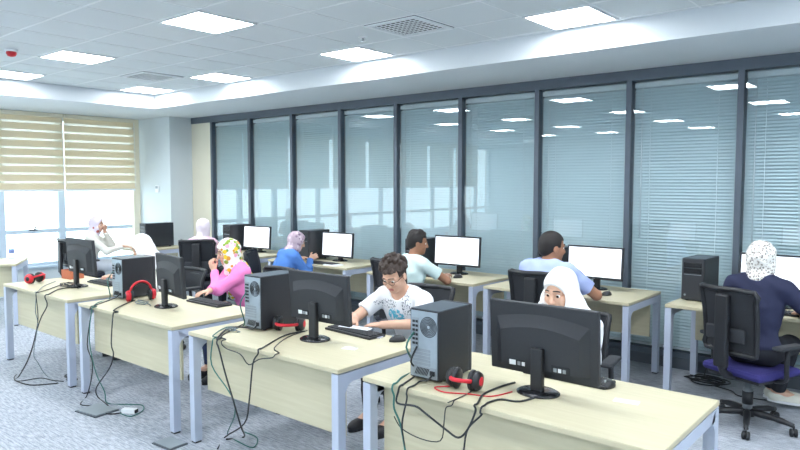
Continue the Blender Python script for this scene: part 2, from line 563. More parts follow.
# ceiling fixtures
lamp = thing('ceiling_light', '', 'ceiling light', (0, 0, 0), 0, 'square ceiling light panels')
hw = PIT / 2 - 0.012
MB().box(-hw, hw, -hw, -hw + 0.02, -0.012, 0.0).box(-hw, hw, hw - 0.02, hw, -0.012, 0.0).box(-hw, -hw + 0.02, -hw, hw, -0.012, 0.0).box(hw - 0.02, hw, -hw, hw, -0.012, 0.0).build('frame', 'tbar', lamp)
MB().box(-hw + 0.02, hw - 0.02, -hw + 0.02, hw - 0.02, -0.009, -0.003).build('diffuser', 'panel', lamp)
LX = [-8.57, -6.87, -4.60, -2.33, -0.06, 2.2]
LY = [4.82, 3.1175, 0.8475, -1.4225, -3.6925]
first = True
LL = {(0, 0): 'glowing square ceiling light in the far corner near the windows', (1, 0): 'glowing square ceiling light by the bulkhead, second from the window corner',
      (2, 0): 'glowing square ceiling light by the bulkhead, beside the small sprinkler', (3, 0): 'glowing square ceiling light by the bulkhead, nearest the camera',
      (0, 1): 'glowing square ceiling light at the left edge, close to the window bulkhead', (1, 1): 'glowing square ceiling light next to the red alarm',
      (2, 1): 'glowing square ceiling light at top, large and clear of the bulkhead'}
for j, ly in enumerate(LY):
    for i, lx in enumerate(LX):
        lab = LL.get((i, j), 'glowing square ceiling light overhead, outside the picture')
        if first:
            lamp.location = (lx, ly, ZC); lamp['label'] = lab; first = False
        else:
            copy_tree(lamp, (lx, ly, ZC), 0, lab)
vent = thing('ceiling_vent', 'square louvred ceiling vent right of the middle, near the sprinkler', 'vent', (-3.465, 4.2525, ZC), 0, 'ceiling vents')
v = MB()
for a in (0.25, 0.0):
    pass
MB().box(-0.26, 0.26, -0.26, 0.26, -0.004, 0.0).build('backing', 'iodark', vent)
MB().box(-0.26, 0.26, -0.26, -0.22, -0.016, -0.004).box(-0.26, 0.26, 0.22, 0.26, -0.016, -0.004).box(-0.26, -0.22, -0.22, 0.22, -0.016, -0.004).box(0.22, 0.26, -0.22, 0.22, -0.016, -0.004).build('frame', 'tbar', vent)
lv = MB()
for k in range(9):
    yy = -0.2 + k * 0.05
    lv.box(-0.22, 0.22, yy - 0.008, yy + 0.008, -0.007, -0.004)
for k in range(9):
    xx = -0.2 + k * 0.05
    lv.box(xx - 0.004, xx + 0.004, -0.22, 0.22, -0.0068, -0.0045)
lv.build('louvres', 'tbar', vent)
copy_tree(vent, (-7.4375, 4.2525, ZC), 0, 'square louvred ceiling vent at left, above the window corner')
t = thing('fire_alarm', 'red dome fire alarm on the ceiling at left', 'alarm', (-6.98, 2.54, ZC))
MB().lathe([(0.055, 0.0), (0.055, -0.018), (0.045, -0.022)], 24).build('base', 'white', t)
MB().lathe([(0.044, -0.022), (0.046, -0.04), (0.034, -0.062), (0.012, -0.07)], 24).build('lens', 'redlens', t)
t = thing('sprinkler', 'small round white ceiling sprinkler beside a light panel', 'sprinkler', (-4.03, 4.3, ZC))
MB().lathe([(0.04, 0.0), (0.04, -0.006), (0.02, -0.012)], 20).build('cover_ring', 'white', t)
MB().lathe([(0.01, -0.012), (0.01, -0.03), (0.022, -0.032), (0.022, -0.036)], 16).build('deflector', 'chrome', t)
t = thing('wall_thermostat', 'small white thermostat with dark display on the corner column', 'thermostat', (-10.27, 5.92, 1.62))
MB().box(-0.05, 0.05, -0.02, 0.0, -0.06, 0.06, bev=0.006).build('housing', 'white', t)
MB().box(-0.035, 0.035, -0.023, -0.019, 0.005, 0.045).build('display', 'io', t)

# ------------------------------------------------------------------ desks
DL, DD, DH = 1.40, 0.77, 0.75
def make_desk(label, loc, rz=0.0, DL=DL):
    t = thing('office_desk', label, 'desk', loc, rz, 'beech topped office desks')
    hx, hy = DL / 2, DD / 2
    tp = MB().box(-hx, hx, -hy, hy, DH - 0.026, DH, 0, bev=0.003).build('desktop', 'wood', t)
    MB().box(-hx - 0.001, hx + 0.001, -hy - 0.0012, -hy, DH - 0.023, DH - 0.003).box(-hx - 0.001, hx + 0.001, hy, hy + 0.0012, DH - 0.023, DH - 0.003).box(-hx - 0.0012, -hx, -hy, hy, DH - 0.023, DH - 0.003).box(hx, hx + 0.0012, -hy, hy, DH - 0.023, DH - 0.003).build('edge_band', 'edge', tp)
    z1 = DH - 0.03
    for sx in (-1, 1):
        x0, x1 = sorted((sx * hx, sx * (hx - 0.05)))
        MB().box(x0, x1, -hy + 0.055, hy - 0.055, z1 - 0.055, z1).build('side_beam', 'steel', t)
        for sy in (-1, 1):
            ya, yb = sy * hy, sy * (hy - 0.055)
            poly = [(ya, 0.012), (ya, z1), (yb, z1)]
            for k in range(7):
                a = k / 6 * math.pi / 2
                poly.append((sy * (hy - 0.055 - 0.06 * (1 - math.sin(a))), z1 - 0.055 - 0.07 * (1 - math.cos(a))))
            poly.append((yb, 0.012))
            lg = MB().prism(poly, x0, x1, plane='yz').build('leg', 'steel', t)
            MB().box(x0 + 0.004, x1 - 0.004, min(ya, yb) + 0.004, max(ya, yb) - 0.004, 0.0, 0.012).build('foot', 'black', lg)
    MB().box(-hx + 0.05, hx - 0.05, -hy + 0.13, -hy + 0.17, z1 - 0.04, z1).build('long_rail', 'steel', t)
    MB().box(-hx + 0.055, hx - 0.055, -hy + 0.10, -hy + 0.118, 0.345, z1 - 0.0, bev=0.002).build('modesty_panel', 'wood', t)
    return t
FY = 2.42 + DD / 2
WY = 5.36 + DD / 2
d1 = make_desk('front row desk farthest left, with red headset and terracotta box on it', (-6.36, FY, 0))
copy_tree(d1, (-4.76, FY, 0), 0, 'front row desk where the woman in pink sits, second from left')
copy_tree(d1, (-3.155, FY, 0), 0, 'front row desk where the man with glasses sits')
make_desk('front row desk nearest the camera, bottom right, with empty beech surface', (-1.53, FY, 0), 0, 1.49)
copy_tree(d1, (-2.66 - 0.05, WY - 0.06, 0), math.pi, 'partition side desk with the big lit screen, beside the man in blue shirt')
copy_tree(d1, (-4.24, WY - 0.04, 0), math.pi, 'partition side desk beside the man in mint T-shirt')
copy_tree(d1, (-6.02, WY + 0.02, 0), math.pi, 'partition side desk in front of the woman in the blue jacket')
copy_tree(d1, (-7.72, WY + 0.02, 0), math.pi, 'partition side desk in front of the woman in pale pink')
copy_tree(d1, (-1.07, WY + 0.09, 0), math.pi, 'partition side desk at right, in front of the woman in navy jacket')
copy_tree(d1, (-9.72, 5.26, 0), math.pi, 'desk in the far corner before the column, beside the woman in cream')
copy_tree(d1, (-9.32, 2.695, 0), R(60), 'desk at the left edge by the windows with a water bottle on it')

# ------------------------------------------------------------------ computers
def make_monitor(label, loc, rz, name='computer_monitor', W=0.545, H=0.325, lift=0.085, lit=True, group=None, tilt=4):
    """screen faces local +Y"""
    t = thing(name, label, 'monitor', loc, rz, group)
    zc = lift + H / 2
    mx = Matrix.Translation((0, 0.01, zc)) @ Matrix.Rotation(R(tilt), 4, 'X') @ Matrix.Translation((0, 0, -zc))
    w2 = W / 2
    b = MB().box(-w2, w2, -0.018, 0.012, lift, lift + H, 0, mx, 0.005)
    # tapered back bulge
    a0, a1 = w2 * 0.86, w2 * 0.72
    z0, z1_ = lift + 0.035, lift + H * 0.86
    vs = []
    for (ww, y, za, zb) in ((a0, -0.017, z0, z1_), (a1, -0.050, z0 + 0.005, z1_ - 0.055)):
        for k in range(13):
            u = -1 + 2 * k / 12
            vs.append((ww * u, y, zb - 0.030 * u * u))
        for k in range(13):
            u = 1 - 2 * k / 12
            vs.append((ww * u, y, za))
    n = 26
    b.add(vs, [tuple(range(n, 2 * n))] + [(i, (i + 1) % n, (i + 1) % n + n, i + n) for i in range(n)], 0, False, mx)
    hs = b.build('housing', 'blackmat', t)
    if not lit or True:
        for sx in (-1, 1):
            pr = MB().box(sx * W * 0.2 - 0.045, sx * W * 0.2 + 0.045, -0.0535, -0.045, lift + 0.042, lift + 0.075, 0, mx).build('port_recess', 'iodark', hs)
            if sx < 0:
                MB().box(sx * W * 0.2 - 0.042, sx * W * 0.2 - 0.008, -0.056, -0.050, lift + 0.046, lift + 0.070, 0, mx).build('port_label', 'white', hs)
            for q in range(2 if sx < 0 else 3):
                xo = sx * W * 0.2 + (0.002 if sx < 0 else -0.034) + q * 0.023
                MB().box(xo, xo + 0.015, -0.057, -0.050, lift + 0.048, lift + 0.066, 0, mx).build('cable_plug', 'silver' if q % 2 == 0 else 'white', hs)
    if name != 'slim':
        sc = MB().box(-w2 + 0.016, w2 - 0.016, 0.0122, 0.0135, lift + 0.022, lift + H - 0.016, 0, mx).build('screen', 'screen' if lit else 'blackgloss', t)
        if lit:
            MB().box(-w2 + 0.016, w2 - 0.016, 0.0136, 0.0140, lift + H - 0.034, lift + H - 0.018, 0, mx).box(w2 - 0.09, w2 - 0.018, 0.0136, 0.0140, lift + 0.03, lift + H - 0.04, 0, mx).build('toolbar', 'screenbar', sc)
            q = MB()
            for k in range(7):
                q.box(w2 - 0.083, w2 - 0.05 - 0.012 * (k % 3), 0.0141, 0.0143, lift + H - 0.06 - k * 0.022, lift + H - 0.056 - k * 0.022, 0, mx)
            for k in range(5):
                q.box(w2 - 0.35 + 0.05 * (k % 3), w2 - 0.11, 0.0136, 0.0139, lift + H - 0.06 - k * 0.028, lift + H - 0.056 - k * 0.028, 0, mx)
            q.build('screen_text', 'screentext', sc)
        MB().box(-0.012, 0.012, 0.0122, 0.0128, lift + 0.005, lift + 0.012, 0, mx).build('badge', 'silver', t)
    MB().box(-0.03, 0.03, -0.062, -0.028, 0.012, lift + H * 0.42, 0, None, 0.006).build('neck', 'black', t)
    MB().lathe([(0.104, 0.0), (0.104, 0.006), (0.09, 0.013), (0.035, 0.018)], 36, mx=Matrix.Translation((0, -0.035, 0)) @ Matrix.Diagonal((1.0, 0.85, 1, 1))).build('base', 'blackgloss', t)
    return t

def make_tower(label, loc, rz, group, W=0.178, D=0.37, H=0.365):
    """back panel faces local -Y, front panel local +Y; origin at the middle of the base"""
    t = thing('computer_tower', label, 'computer', loc, rz, group)
    w2, d2 = W / 2, D / 2
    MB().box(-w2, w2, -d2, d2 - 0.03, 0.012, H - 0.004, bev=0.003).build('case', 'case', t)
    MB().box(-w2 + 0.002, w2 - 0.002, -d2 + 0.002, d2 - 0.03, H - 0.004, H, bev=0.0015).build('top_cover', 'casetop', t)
    for sx in (-1, 1):
        for sy in (-1, 1):
            MB().lathe([(0.013, 0), (0.013, 0.012)], 12, mx=Matrix.Translation((sx * (w2 - 0.03), sy * (d2 - 0.05), 0))).build('foot', 'black', t)
    bp = MB().box(-w2 + 0.008, w2 - 0.008, -d2 - 0.004, -d2, 0.02, H - 0.01).build('back_plate', 'io', t)
    # power supply, fan, ports, slots
    p = MB()
    for k in range(6):
        rr = 0.012 + k * 0.0075
        p.tube([(0.028 + rr * math.cos(a), -d2 - 0.0045, H - 0.085 + rr * math.sin(a)) for a in [2 * math.pi * q / 20 for q in range(20)]], 0.0022, 5, smooth=1, closed=True)
    p.build('fan_grille', 'iodark', bp)
    p = MB()
    p.box(-w2 + 0.014, -w2 + 0.056, -d2 - 0.0055, -d2 - 0.003, H - 0.19, H - 0.045)
    p.build('port_plate', 'silver', bp)
    p = MB()
    for k in range(6):
        zz = H - 0.062 - k * 0.022
        p.box(-w2 + 0.018, -w2 + 0.034, -d2 - 0.007, -d2 - 0.005, zz - 0.008, zz + 0.004)
        p.box(-w2 + 0.038, -w2 + 0.052, -d2 - 0.007, -d2 - 0.005, zz - 0.008, zz + 0.004)
    p.build('ports', 'iodark', bp)
    p = MB()
    for k in range(5):
        zz = H - 0.205 - k * 0.017
        p.box(-w2 + 0.02, w2 - 0.05, -d2 - 0.0065, -d2 - 0.004, zz - 0.006, zz + 0.006)
    p.build('slot_covers', 'silver', bp)
    p = MB().box(-w2 + 0.014, w2 - 0.014, -d2 - 0.0055, -d2 - 0.004, 0.025, 0.075)
    p.build('power_supply_plate', 'silver', bp)
    p = MB()
    for k in range(9):
        p.tube([(-0.05 + 0.009 * k - 0.004, -d2 - 0.006, 0.032), (-0.05 + 0.009 * k + 0.012, -d2 - 0.006, 0.068)], 0.0022, 4, smooth=1)
    p.box(0.042, 0.068, -d2 - 0.012, -d2 - 0.005, 0.038, 0.06)
    p.build('power_inlet', 'iodark', bp)
    fp = MB().box(-w2, w2, d2 - 0.03, d2, 0.01, H, bev=0.006).build('front_panel', 'blackmat', t)
    MB().box(-w2 + 0.018, w2 - 0.018, d2 - 0.001, d2 + 0.0025, H - 0.075, H - 0.035, bev=0.001).box(-w2 + 0.018, w2 - 0.018, d2 - 0.001, d2 + 0.0025, H - 0.122, H - 0.082, bev=0.001).build('drive_bay', 'blackgloss', fp)
    MB().box(-w2 + 0.02, w2 - 0.02, d2 - 0.001, d2 + 0.003, H - 0.135, H - 0.131).build('trim_line', 'silver', fp)
    MB().lathe([(0.009, 0), (0.009, 0.003)], 16, mx=Matrix.Translation((w2 - 0.03, d2, 0.05)) @ Matrix.Rotation(R(-90), 4, 'X')).build('power_button', 'silver', fp)
    return t

def make_keyboard(label, loc, rz, group='computer keyboards'):
    t = thing('computer_keyboard', label, 'keyboard', loc, rz, group)
    MB().box(-0.22, 0.22, -0.07, 0.07, 0.0, 0.016, bev=0.005).build('base', 'black', t)
    k = MB()
    for r_ in range(5):
        for c_ in range(19):
            if r_ == 0 and 3 < c_ < 10:
                continue
            x = -0.205 + c_ * 0.0222; yy = -0.055 + r_ * 0.022
            k.box(x, x + 0.017, yy, yy + 0.017, 0.016, 0.023)
    k.box(-0.205 + 4 * 0.0222, -0.205 + 9 * 0.0222 + 0.017, -0.055, -0.038, 0.016, 0.023)
    kk = k.build('keys', 'blackmat', t)
    return t

def make_mouse(label, loc, rz, group='computer mice'):
    t = thing('computer_mouse', label, 'mouse', loc, rz, group)
    bm = bmesh.new()
    bmesh.ops.create_uvsphere(bm, u_segments=20, v_segments=12, radius=1)
    b = MB()
    vs = []
    for q in bm.verts:
        z = max(q.co.z, -0.12) * 0.034 + 0.004
        vs.append((q.co.x * 0.031 * (1 - 0.12 * q.co.y), q.co.y * 0.056, max(0, z)))
    bm.verts.index_update()
    b.add(vs, [[q.index for q in f.verts] for f in bm.faces], 0, True)
    bm.free()
    b.build('shell', 'black', t)
    MB().lathe([(0.008, -0.003), (0.008, 0.003)], 14, mx=Matrix.Translation((0, 0.03, 0.032)) @ Matrix.Rotation(R(90), 4, 'Y')).build('scroll_wheel', 'silver', t)
    return t

def make_headset(label, loc, rz, rx=90, style='red', s=1.0):
    """headband in local XZ arc, then tipped by rx about X so that it lies or leans"""
    t = thing('headset', label, 'headset', loc, rz, 'red and black headsets')
    T = Matrix.Rotation(R(rx), 4, 'X')
    arc = [(0.075 * s * math.cos(a), 0, 0.075 * s * math.sin(a) * 1.15 + 0.02) for a in [math.pi * k / 14 for k in range(15)]]
    MB().tube(arc, 0.010, 8, smooth=1, mx=T).build('headband', 'red', t)
    MB().tube([(p[0] * 0.9, p[1], p[2] * 0.9) for p in arc[3:12]], 0.009, 8, smooth=1, mx=T).build('headband_pad', 'black', t)
    for sx in (-1, 1):
        base = T @ Matrix.Translation((sx * 0.078 * s, 0, 0.0)) @ Matrix.Rotation(R(90 * sx), 4, 'Y')
        MB().lathe([(0.034, -0.028), (0.050, -0.022), (0.050, -0.012), (0.038, -0.004)], 24, mx=base).build('ear_cushion', 'black', t)
        c = MB().lathe([(0.041, -0.008), (0.048, 0.006), (0.040, 0.024), (0.018, 0.030)], 24, mx=base).build('ear_cup', 'red' if style == 'red' else 'black', t)
        MB().lathe([(0.026, 0.024), (0.020, 0.032), (0.006, 0.034)], 20, mx=base).build('cup_cap', 'black' if style == 'red' else 'red', c)
    return t

FYG = 'computers on the front row desks'
make_tower('black computer tower with red headset leaning on it, back panel of ports showing', (-5.39, 2.87, DH), 0, FYG, D=0.30, H=0.345)
make_tower('black computer tower on the desk of the man with glasses, beside the woman in pink', (-3.56, 2.89, DH), 0, FYG, D=0.34)
make_tower('black computer tower nearest the camera, bright port panel, beside red and black headset', (-1.985, 2.70, DH), 0, FYG, D=0.29, H=0.36)
MG = 'monitors seen from behind on the front row'
make_monitor('black monitor at far left seen from behind, near the terracotta box', (-6.33, 2.84, DH), R(0), group=MG, lift=0.12, H=0.33)
make_monitor('black monitor seen from behind in front of the woman in pink', (-4.76, 2.83, DH), R(-9), W=0.50, group=MG)
make_monitor('black monitor seen from behind in front of the man with glasses', (-3.05, 2.84, DH), R(1), W=0.525, group=MG, lift=0.105, H=0.315)
make_monitor('large black monitor seen from behind, nearest camera, before the woman in white headscarf', (-1.465, 2.79, DH), R(1), W=0.555, H=0.345, lift=0.07, group=MG)
MW = 'lit monitors along the partition'
make_monitor('lit monitor farthest back along the partition, beyond the woman in pink', (-7.50, 5.83, DH), math.pi + R(4), group=MW, W=0.54, H=0.32, lift=0.05)
make_monitor('lit monitor in front of the woman in the blue jacket', (-5.87, 5.80, DH), math.pi + R(2), group=MW, W=0.52, H=0.31, lift=0.05)
make_monitor('lit monitor in front of the man in mint T-shirt', (-4.06, 5.80, DH), math.pi + R(5), group=MW, W=0.56, H=0.32, lift=0.09)
make_monitor('lit monitor in front of the man in light blue shirt', (-2.51, 5.78, DH), math.pi + R(1), group=MW, W=0.53, H=0.30, lift=0.10)
make_monitor('lit monitor at right edge, in front of the woman in navy jacket', (-1.03, 5.86, DH), math.pi, group=MW, W=0.58, H=0.33, lift=0.09)
TW = 'computers along the partition'
make_tower('black computer tower lengthwise in the far corner before the column', (-9.30, 5.33, DH), math.pi, TW, D=0.46)
make_tower('black computer tower beside the farthest lit monitor', (-7.93, 5.80, DH), math.pi, TW, H=0.375)
make_tower('black computer tower beside the woman in the blue jacket', (-6.28, 5.78, DH), math.pi, TW, H=0.375)
make_tower('black computer tower behind the head of the man in mint T-shirt', (-4.53, 5.78, DH), math.pi, TW)
make_tower('black computer tower half hidden behind the man in light blue shirt', (-2.92, 5.80, DH), math.pi, TW)
make_tower('black computer tower standing alone in clear view on the right partition desk', (-1.63, 5.90, DH), math.pi + R(-3), TW, H=0.355)

make_keyboard('black keyboard before the woman in pink', (-4.62, 3.09, DH), R(180))
make_keyboard('black keyboard at the far left front desk', (-6.30, 3.05, DH), R(180))
make_keyboard('black keyboard behind the monitor of the man with glasses', (-2.98, 3.09, DH), R(176))
make_keyboard('black keyboard behind the nearest large monitor', (-1.46, 3.06, DH), R(180))
make_keyboard('black keyboard before the woman in the blue jacket', (-5.82, 5.50, DH), 0)
make_keyboard('black keyboard before the man in mint T-shirt', (-4.25, 5.50, DH), 0)
make_keyboard('black keyboard before the man in light blue shirt', (-2.70, 5.49, DH), 0)
make_keyboard('black keyboard before the woman in navy jacket', (-1.06, 5.60, DH), 0)
make_mouse('black mouse on the desk corner near the man with glasses', (-2.62, 3.10, DH), R(150))
make_mouse('black mouse under the hand of the man in mint T-shirt', (-3.90, 5.58, DH), R(-20))
make_mouse('black mouse under the hand of the man in light blue shirt', (-2.30, 5.55, DH), R(-20))
make_mouse('black mouse beside the nearest large monitor, right of the keyboard', (-1.25, 3.05, DH), R(180))
make_headset('red and black headset lying at the far left front desk', (-6.88, 2.64, DH + 0.050), R(118), 70, 'red', 0.9)
make_headset('red headset leaning against the dark side of a computer tower', (-5.16, 2.80, DH + 0.050), R(75), 12, 'red', 1.15)
make_headset('red and black headset half hidden between tower and monitor of the man with glasses', (-3.36, 2.86, DH + 0.050), R(30), 85, 'black')
make_headset('red and black headset beside the tower nearest the camera', (-1.76, 2.58, DH + 0.050), R(8), 80, 'black', 0.74)

# small desk things
t = thing('cardboard_box', 'open terracotta box on the far left front desk', 'box', (-6.92, 3.02, DH), R(4))
MB().box(-0.09, 0.09, -0.07, 0.07, 0, 0.004).build('bottom', 'terracotta', t)
for a in ((-0.09, 0.09, -0.07, -0.066), (-0.09, 0.09, 0.066, 0.07), (-0.09, -0.086, -0.066, 0.066), (0.086, 0.09, -0.066, 0.066)):
    MB().box(a[0], a[1], a[2], a[3], 0.004, 0.09).build('side', 'terracotta', t)
t = thing('water_bottle', 'clear plastic water bottle with blue label on the left edge desk', 'bottle', (-9.31, 3.30, DH))
MB().lathe([(0.03, 0), (0.033, 0.01), (0.033, 0.15), (0.014, 0.19), (0.014, 0.205)], 24).build('body', 'bottle', t)
MB().lathe([(0.0336, 0.07), (0.0338, 0.12)], 24).build('label_band', 'bottlelabel', t)
MB().lathe([(0.015, 0.205), (0.015, 0.225)], 18).build('cap', 'white', t)
t = thing('notebook', 'thin pale lilac notebook by the elbow of the man with glasses', 'notebook', (-2.80, 3.09, DH), R(20))
MB().box(-0.05, 0.05, -0.035, 0.035, 0.0, 0.007, bev=0.002).build('pages', 'paper', t)
MB().box(-0.052, 0.052, -0.037, 0.037, 0.007, 0.009).build('cover', 'lilac', t)
t = thing('paper_sheet', 'white paper sheet under the forearm of the man with glasses', 'paper', (-3.02, 3.15, DH), R(8))
MB().box(-0.12, 0.12, -0.045, 0.025, 0.0236, 0.0246).box(-0.105, 0.105, -0.03, -0.015, 0.0, 0.0236).build('sheet', 'paper', t)
t = thing('adhesive_tag', 'small crumpled white tag at the front of the third desk', 'tag', (-2.72, 2.78, DH), R(15))
MB().box(-0.045, 0.045, -0.025, 0.025, 0, 0.002).box(-0.02, 0.03, -0.012, 0.016, 0.002, 0.008, bev=0.002).build('slip', 'paper', t)
t = thing('paper_label', 'small pale blue paper label stuck on the nearest desk', 'label', (-1.10, 2.90, DH), R(10))
MB().box(-0.055, 0.055, -0.025, 0.025, 0, 0.0008).build('slip', 'paper', t)
MB().box(-0.045, 0.045, 0.004, 0.007, 0.0008, 0.0012).box(-0.045, 0.02, -0.008, -0.005, 0.0008, 0.0012).build('text_lines', 'lilac', t)
t = thing('paper_sheet', 'white papers beside the keyboard of the woman in the blue jacket', 'paper', (-5.62, 5.47, DH), R(4))
MB().box(-0.10, 0.10, -0.07, 0.07, 0, 0.012).build('stack', 'paper', t)
t = thing('cup', 'small white cup beside the woman leaning over in white headscarf', 'cup', (-6.04, 3.06, DH))
MB().lathe([(0.022, 0), (0.03, 0.075), (0.028, 0.078), (0.026, 0.07), (0.02, 0.006)], 22).build('bowl', 'white', t)
t = thing('floor_outlet', 'open floor outlet lid on the carpet near the front row legs', 'floor outlet', (-4.93, 2.30, 0), R(8))
MB().box(-0.13, 0.13, -0.10, 0.10, 0, 0.008, bev=0.002).build('plate', 'plinth', t)
MB().box(-0.12, 0.12, -0.09, 0.09, 0.009, 0.016, bev=0.002).build('lid', 'grey', t)
t = thing('power_plug', 'white plug adaptor on the carpet by the green cord', 'plug', (-4.70, 2.44, 0), R(30))
MB().box(-0.06, 0.05, -0.025, 0.025, 0, 0.035, bev=0.006).build('shell', 'white', t)
MB().box(0.05, 0.056, -0.02, 0.02, 0.006, 0.03).build('face', 'iodark', t)
t = thing('floor_outlet', 'flat grey floor outlet at bottom left below the third desk', 'floor outlet', (-3.93, 2.31, 0), R(4))
MB().box(-0.10, 0.10, -0.07, 0.07, 0, 0.008, bev=0.002).build('plate', 'plinth', t)
MB().box(-0.09, 0.09, -0.06, 0.06, 0.009, 0.014, bev=0.002).build('lid', 'grey', t)

# ------------------------------------------------------------------ cables
CABLES = {
'd1_black' : [(-6.55, 2.76, 0.76), (-6.36, 2.57, 0.76), (-6.22, 2.4, 0.59), (-6.24, 2.4, 0.46), (-6.39, 2.4, 0.21), (-6.55, 2.38, 0.01), (-6.36, 2.24, 0.01), (-6.19, 2.21, 0.01), (-6.14, 2.37, 0.01), (-5.99, 2.41, 0.01), (-5.88, 2.46, 0.01)] ,
'd1_power' : [(-6.29, 2.74, 0.76), (-6.27, 2.61, 0.76), (-6.02, 2.4, 0.66), (-6.19, 2.4, 0.5), (-6.43, 2.4, 0.15), (-6.34, 2.27, 0.01), (-6.24, 2.2, 0.01), (-5.99, 2.23, 0.01), (-5.9, 2.34, 0.01), (-5.86, 2.4, 0.01)] ,
'd1_grey' : [(-6.8, 2.8, 0.76), (-6.56, 2.59, 0.76), (-6.24, 2.4, 0.74), (-6.27, 2.4, 0.58), (-6.23, 2.4, 0.47), (-6.34, 2.4, 0.19), (-6.26, 2.4, 0.12), (-6.19, 2.44, 0.01), (-5.86, 2.41, 0.01)] ,
'd2_black' : [(-5.39, 2.67, 0.76), (-5.28, 2.52, 0.76), (-5.19, 2.4, 0.72), (-5.28, 2.4, 0.44), (-5.2, 2.4, 0.31), (-5.23, 2.4, 0.16), (-5.32, 2.4, 0.01), (-5.16, 2.28, 0.01), (-5.04, 2.34, 0.01), (-4.94, 2.39, 0.01)] ,
'd2_power' : [(-5.2, 2.77, 0.76), (-5.06, 2.59, 0.76), (-4.83, 2.4, 0.77), (-4.88, 2.4, 0.51), (-4.85, 2.4, 0.43), (-4.92, 2.4, 0.31), (-5.14, 2.4, 0.12), (-5.23, 2.45, 0.01), (-4.95, 2.4, 0.01), (-4.82, 2.31, 0.01), (-4.74, 2.37, 0.01), (-4.76, 2.48, 0.01)] ,
'd2_green' : [(-5.45, 2.68, 0.76), (-5.34, 2.53, 0.76), (-5.17, 2.4, 0.75), (-5.24, 2.4, 0.48), (-5.15, 2.4, 0.24), (-5.01, 2.4, 0.11), (-5.03, 2.43, 0.01), (-4.88, 2.52, 0.01), (-4.78, 2.58, 0.01), (-4.66, 2.52, 0.01), (-4.61, 2.4, 0.01), (-4.74, 2.38, 0.01)] ,
'd3_black' : [(-3.65, 2.72, 0.76), (-3.71, 2.63, 0.76), (-3.51, 2.4, 0.76), (-3.49, 2.4, 0.7), (-3.43, 2.4, 0.56), (-3.37, 2.4, 0.44), (-3.28, 2.4, 0.26), (-3.64, 2.69, 0.01), (-3.7, 2.59, 0.01)] ,
'd3_power' : [(-3.25, 2.9, 0.76), (-3.26, 2.74, 0.76), (-3.11, 2.44, 0.76), (-3.1, 2.4, 0.73), (-3.15, 2.4, 0.66), (-3.19, 2.4, 0.43), (-3.24, 2.4, 0.28), (-3.74, 2.61, 0.01), (-3.61, 2.46, 0.01)] ,
'd3_loop' : [(-3.26, 2.93, 0.76), (-3.21, 2.72, 0.76), (-2.95, 2.4, 0.79), (-3.09, 2.4, 0.7), (-3.19, 2.4, 0.65), (-3.27, 2.4, 0.7), (-3.4, 2.4, 0.71), (-3.57, 2.48, 0.76), (-3.76, 2.8, 0.76)] ,
'd3_green' : [(-3.71, 2.76, 0.76), (-3.75, 2.64, 0.76), (-3.55, 2.4, 0.77), (-3.57, 2.4, 0.58), (-3.41, 2.4, 0.46), (-3.34, 2.4, 0.39), (-3.34, 2.4, 0.3), (-3.77, 2.65, 0.01), (-3.62, 2.62, 0.01), (-3.45, 2.62, 0.01), (-3.56, 2.74, 0.01), (-3.71, 2.75, 0.01)] ,
'd4_green' : [(-2.15, 2.69, 0.76), (-2.1, 2.52, 0.76), (-2.05, 2.4, 0.7), (-2.05, 2.4, 0.64), (-2.01, 2.4, 0.57), (-1.98, 2.4, 0.45), (-1.95, 2.4, 0.32)] ,
'd4_black' : [(-1.99, 2.53, 0.76), (-1.97, 2.46, 0.76), (-1.97, 2.4, 0.7), (-2.0, 2.4, 0.57), (-1.98, 2.4, 0.45), (-1.96, 2.4, 0.28)] ,
'd4_swag' : [(-2.09, 2.64, 0.76), (-2.02, 2.43, 0.76), (-2.03, 2.4, 0.67), (-1.92, 2.4, 0.68), (-1.86, 2.4, 0.66), (-1.74, 2.4, 0.61), (-1.67, 2.4, 0.59), (-1.62, 2.4, 0.64), (-1.58, 2.4, 0.73), (-1.64, 2.56, 0.76), (-1.64, 2.71, 0.76), (-1.62, 2.81, 0.76)] ,
'd4_mon' : [(-1.42, 2.74, 0.76), (-1.46, 2.58, 0.76), (-1.54, 2.55, 0.76), (-1.56, 2.48, 0.76), (-1.55, 2.4, 0.72), (-1.62, 2.4, 0.64), (-1.64, 2.4, 0.54), (-1.66, 2.4, 0.38)] ,
'd4_headset' : [(-1.71, 2.56, 0.76), (-1.7, 2.47, 0.76), (-1.7, 2.36, 0.76), (-1.74, 2.4, 0.71), (-1.75, 2.4, 0.64), (-1.77, 2.4, 0.55), (-1.88, 2.4, 0.53), (-2.0, 2.4, 0.55), (-2.05, 2.4, 0.6)] ,
}
def cable(name, pts, r, m, label):
    o = MB().tube(pts, r, 7, smooth=4).build(name, m)
    return tag(o, label, 'cable')
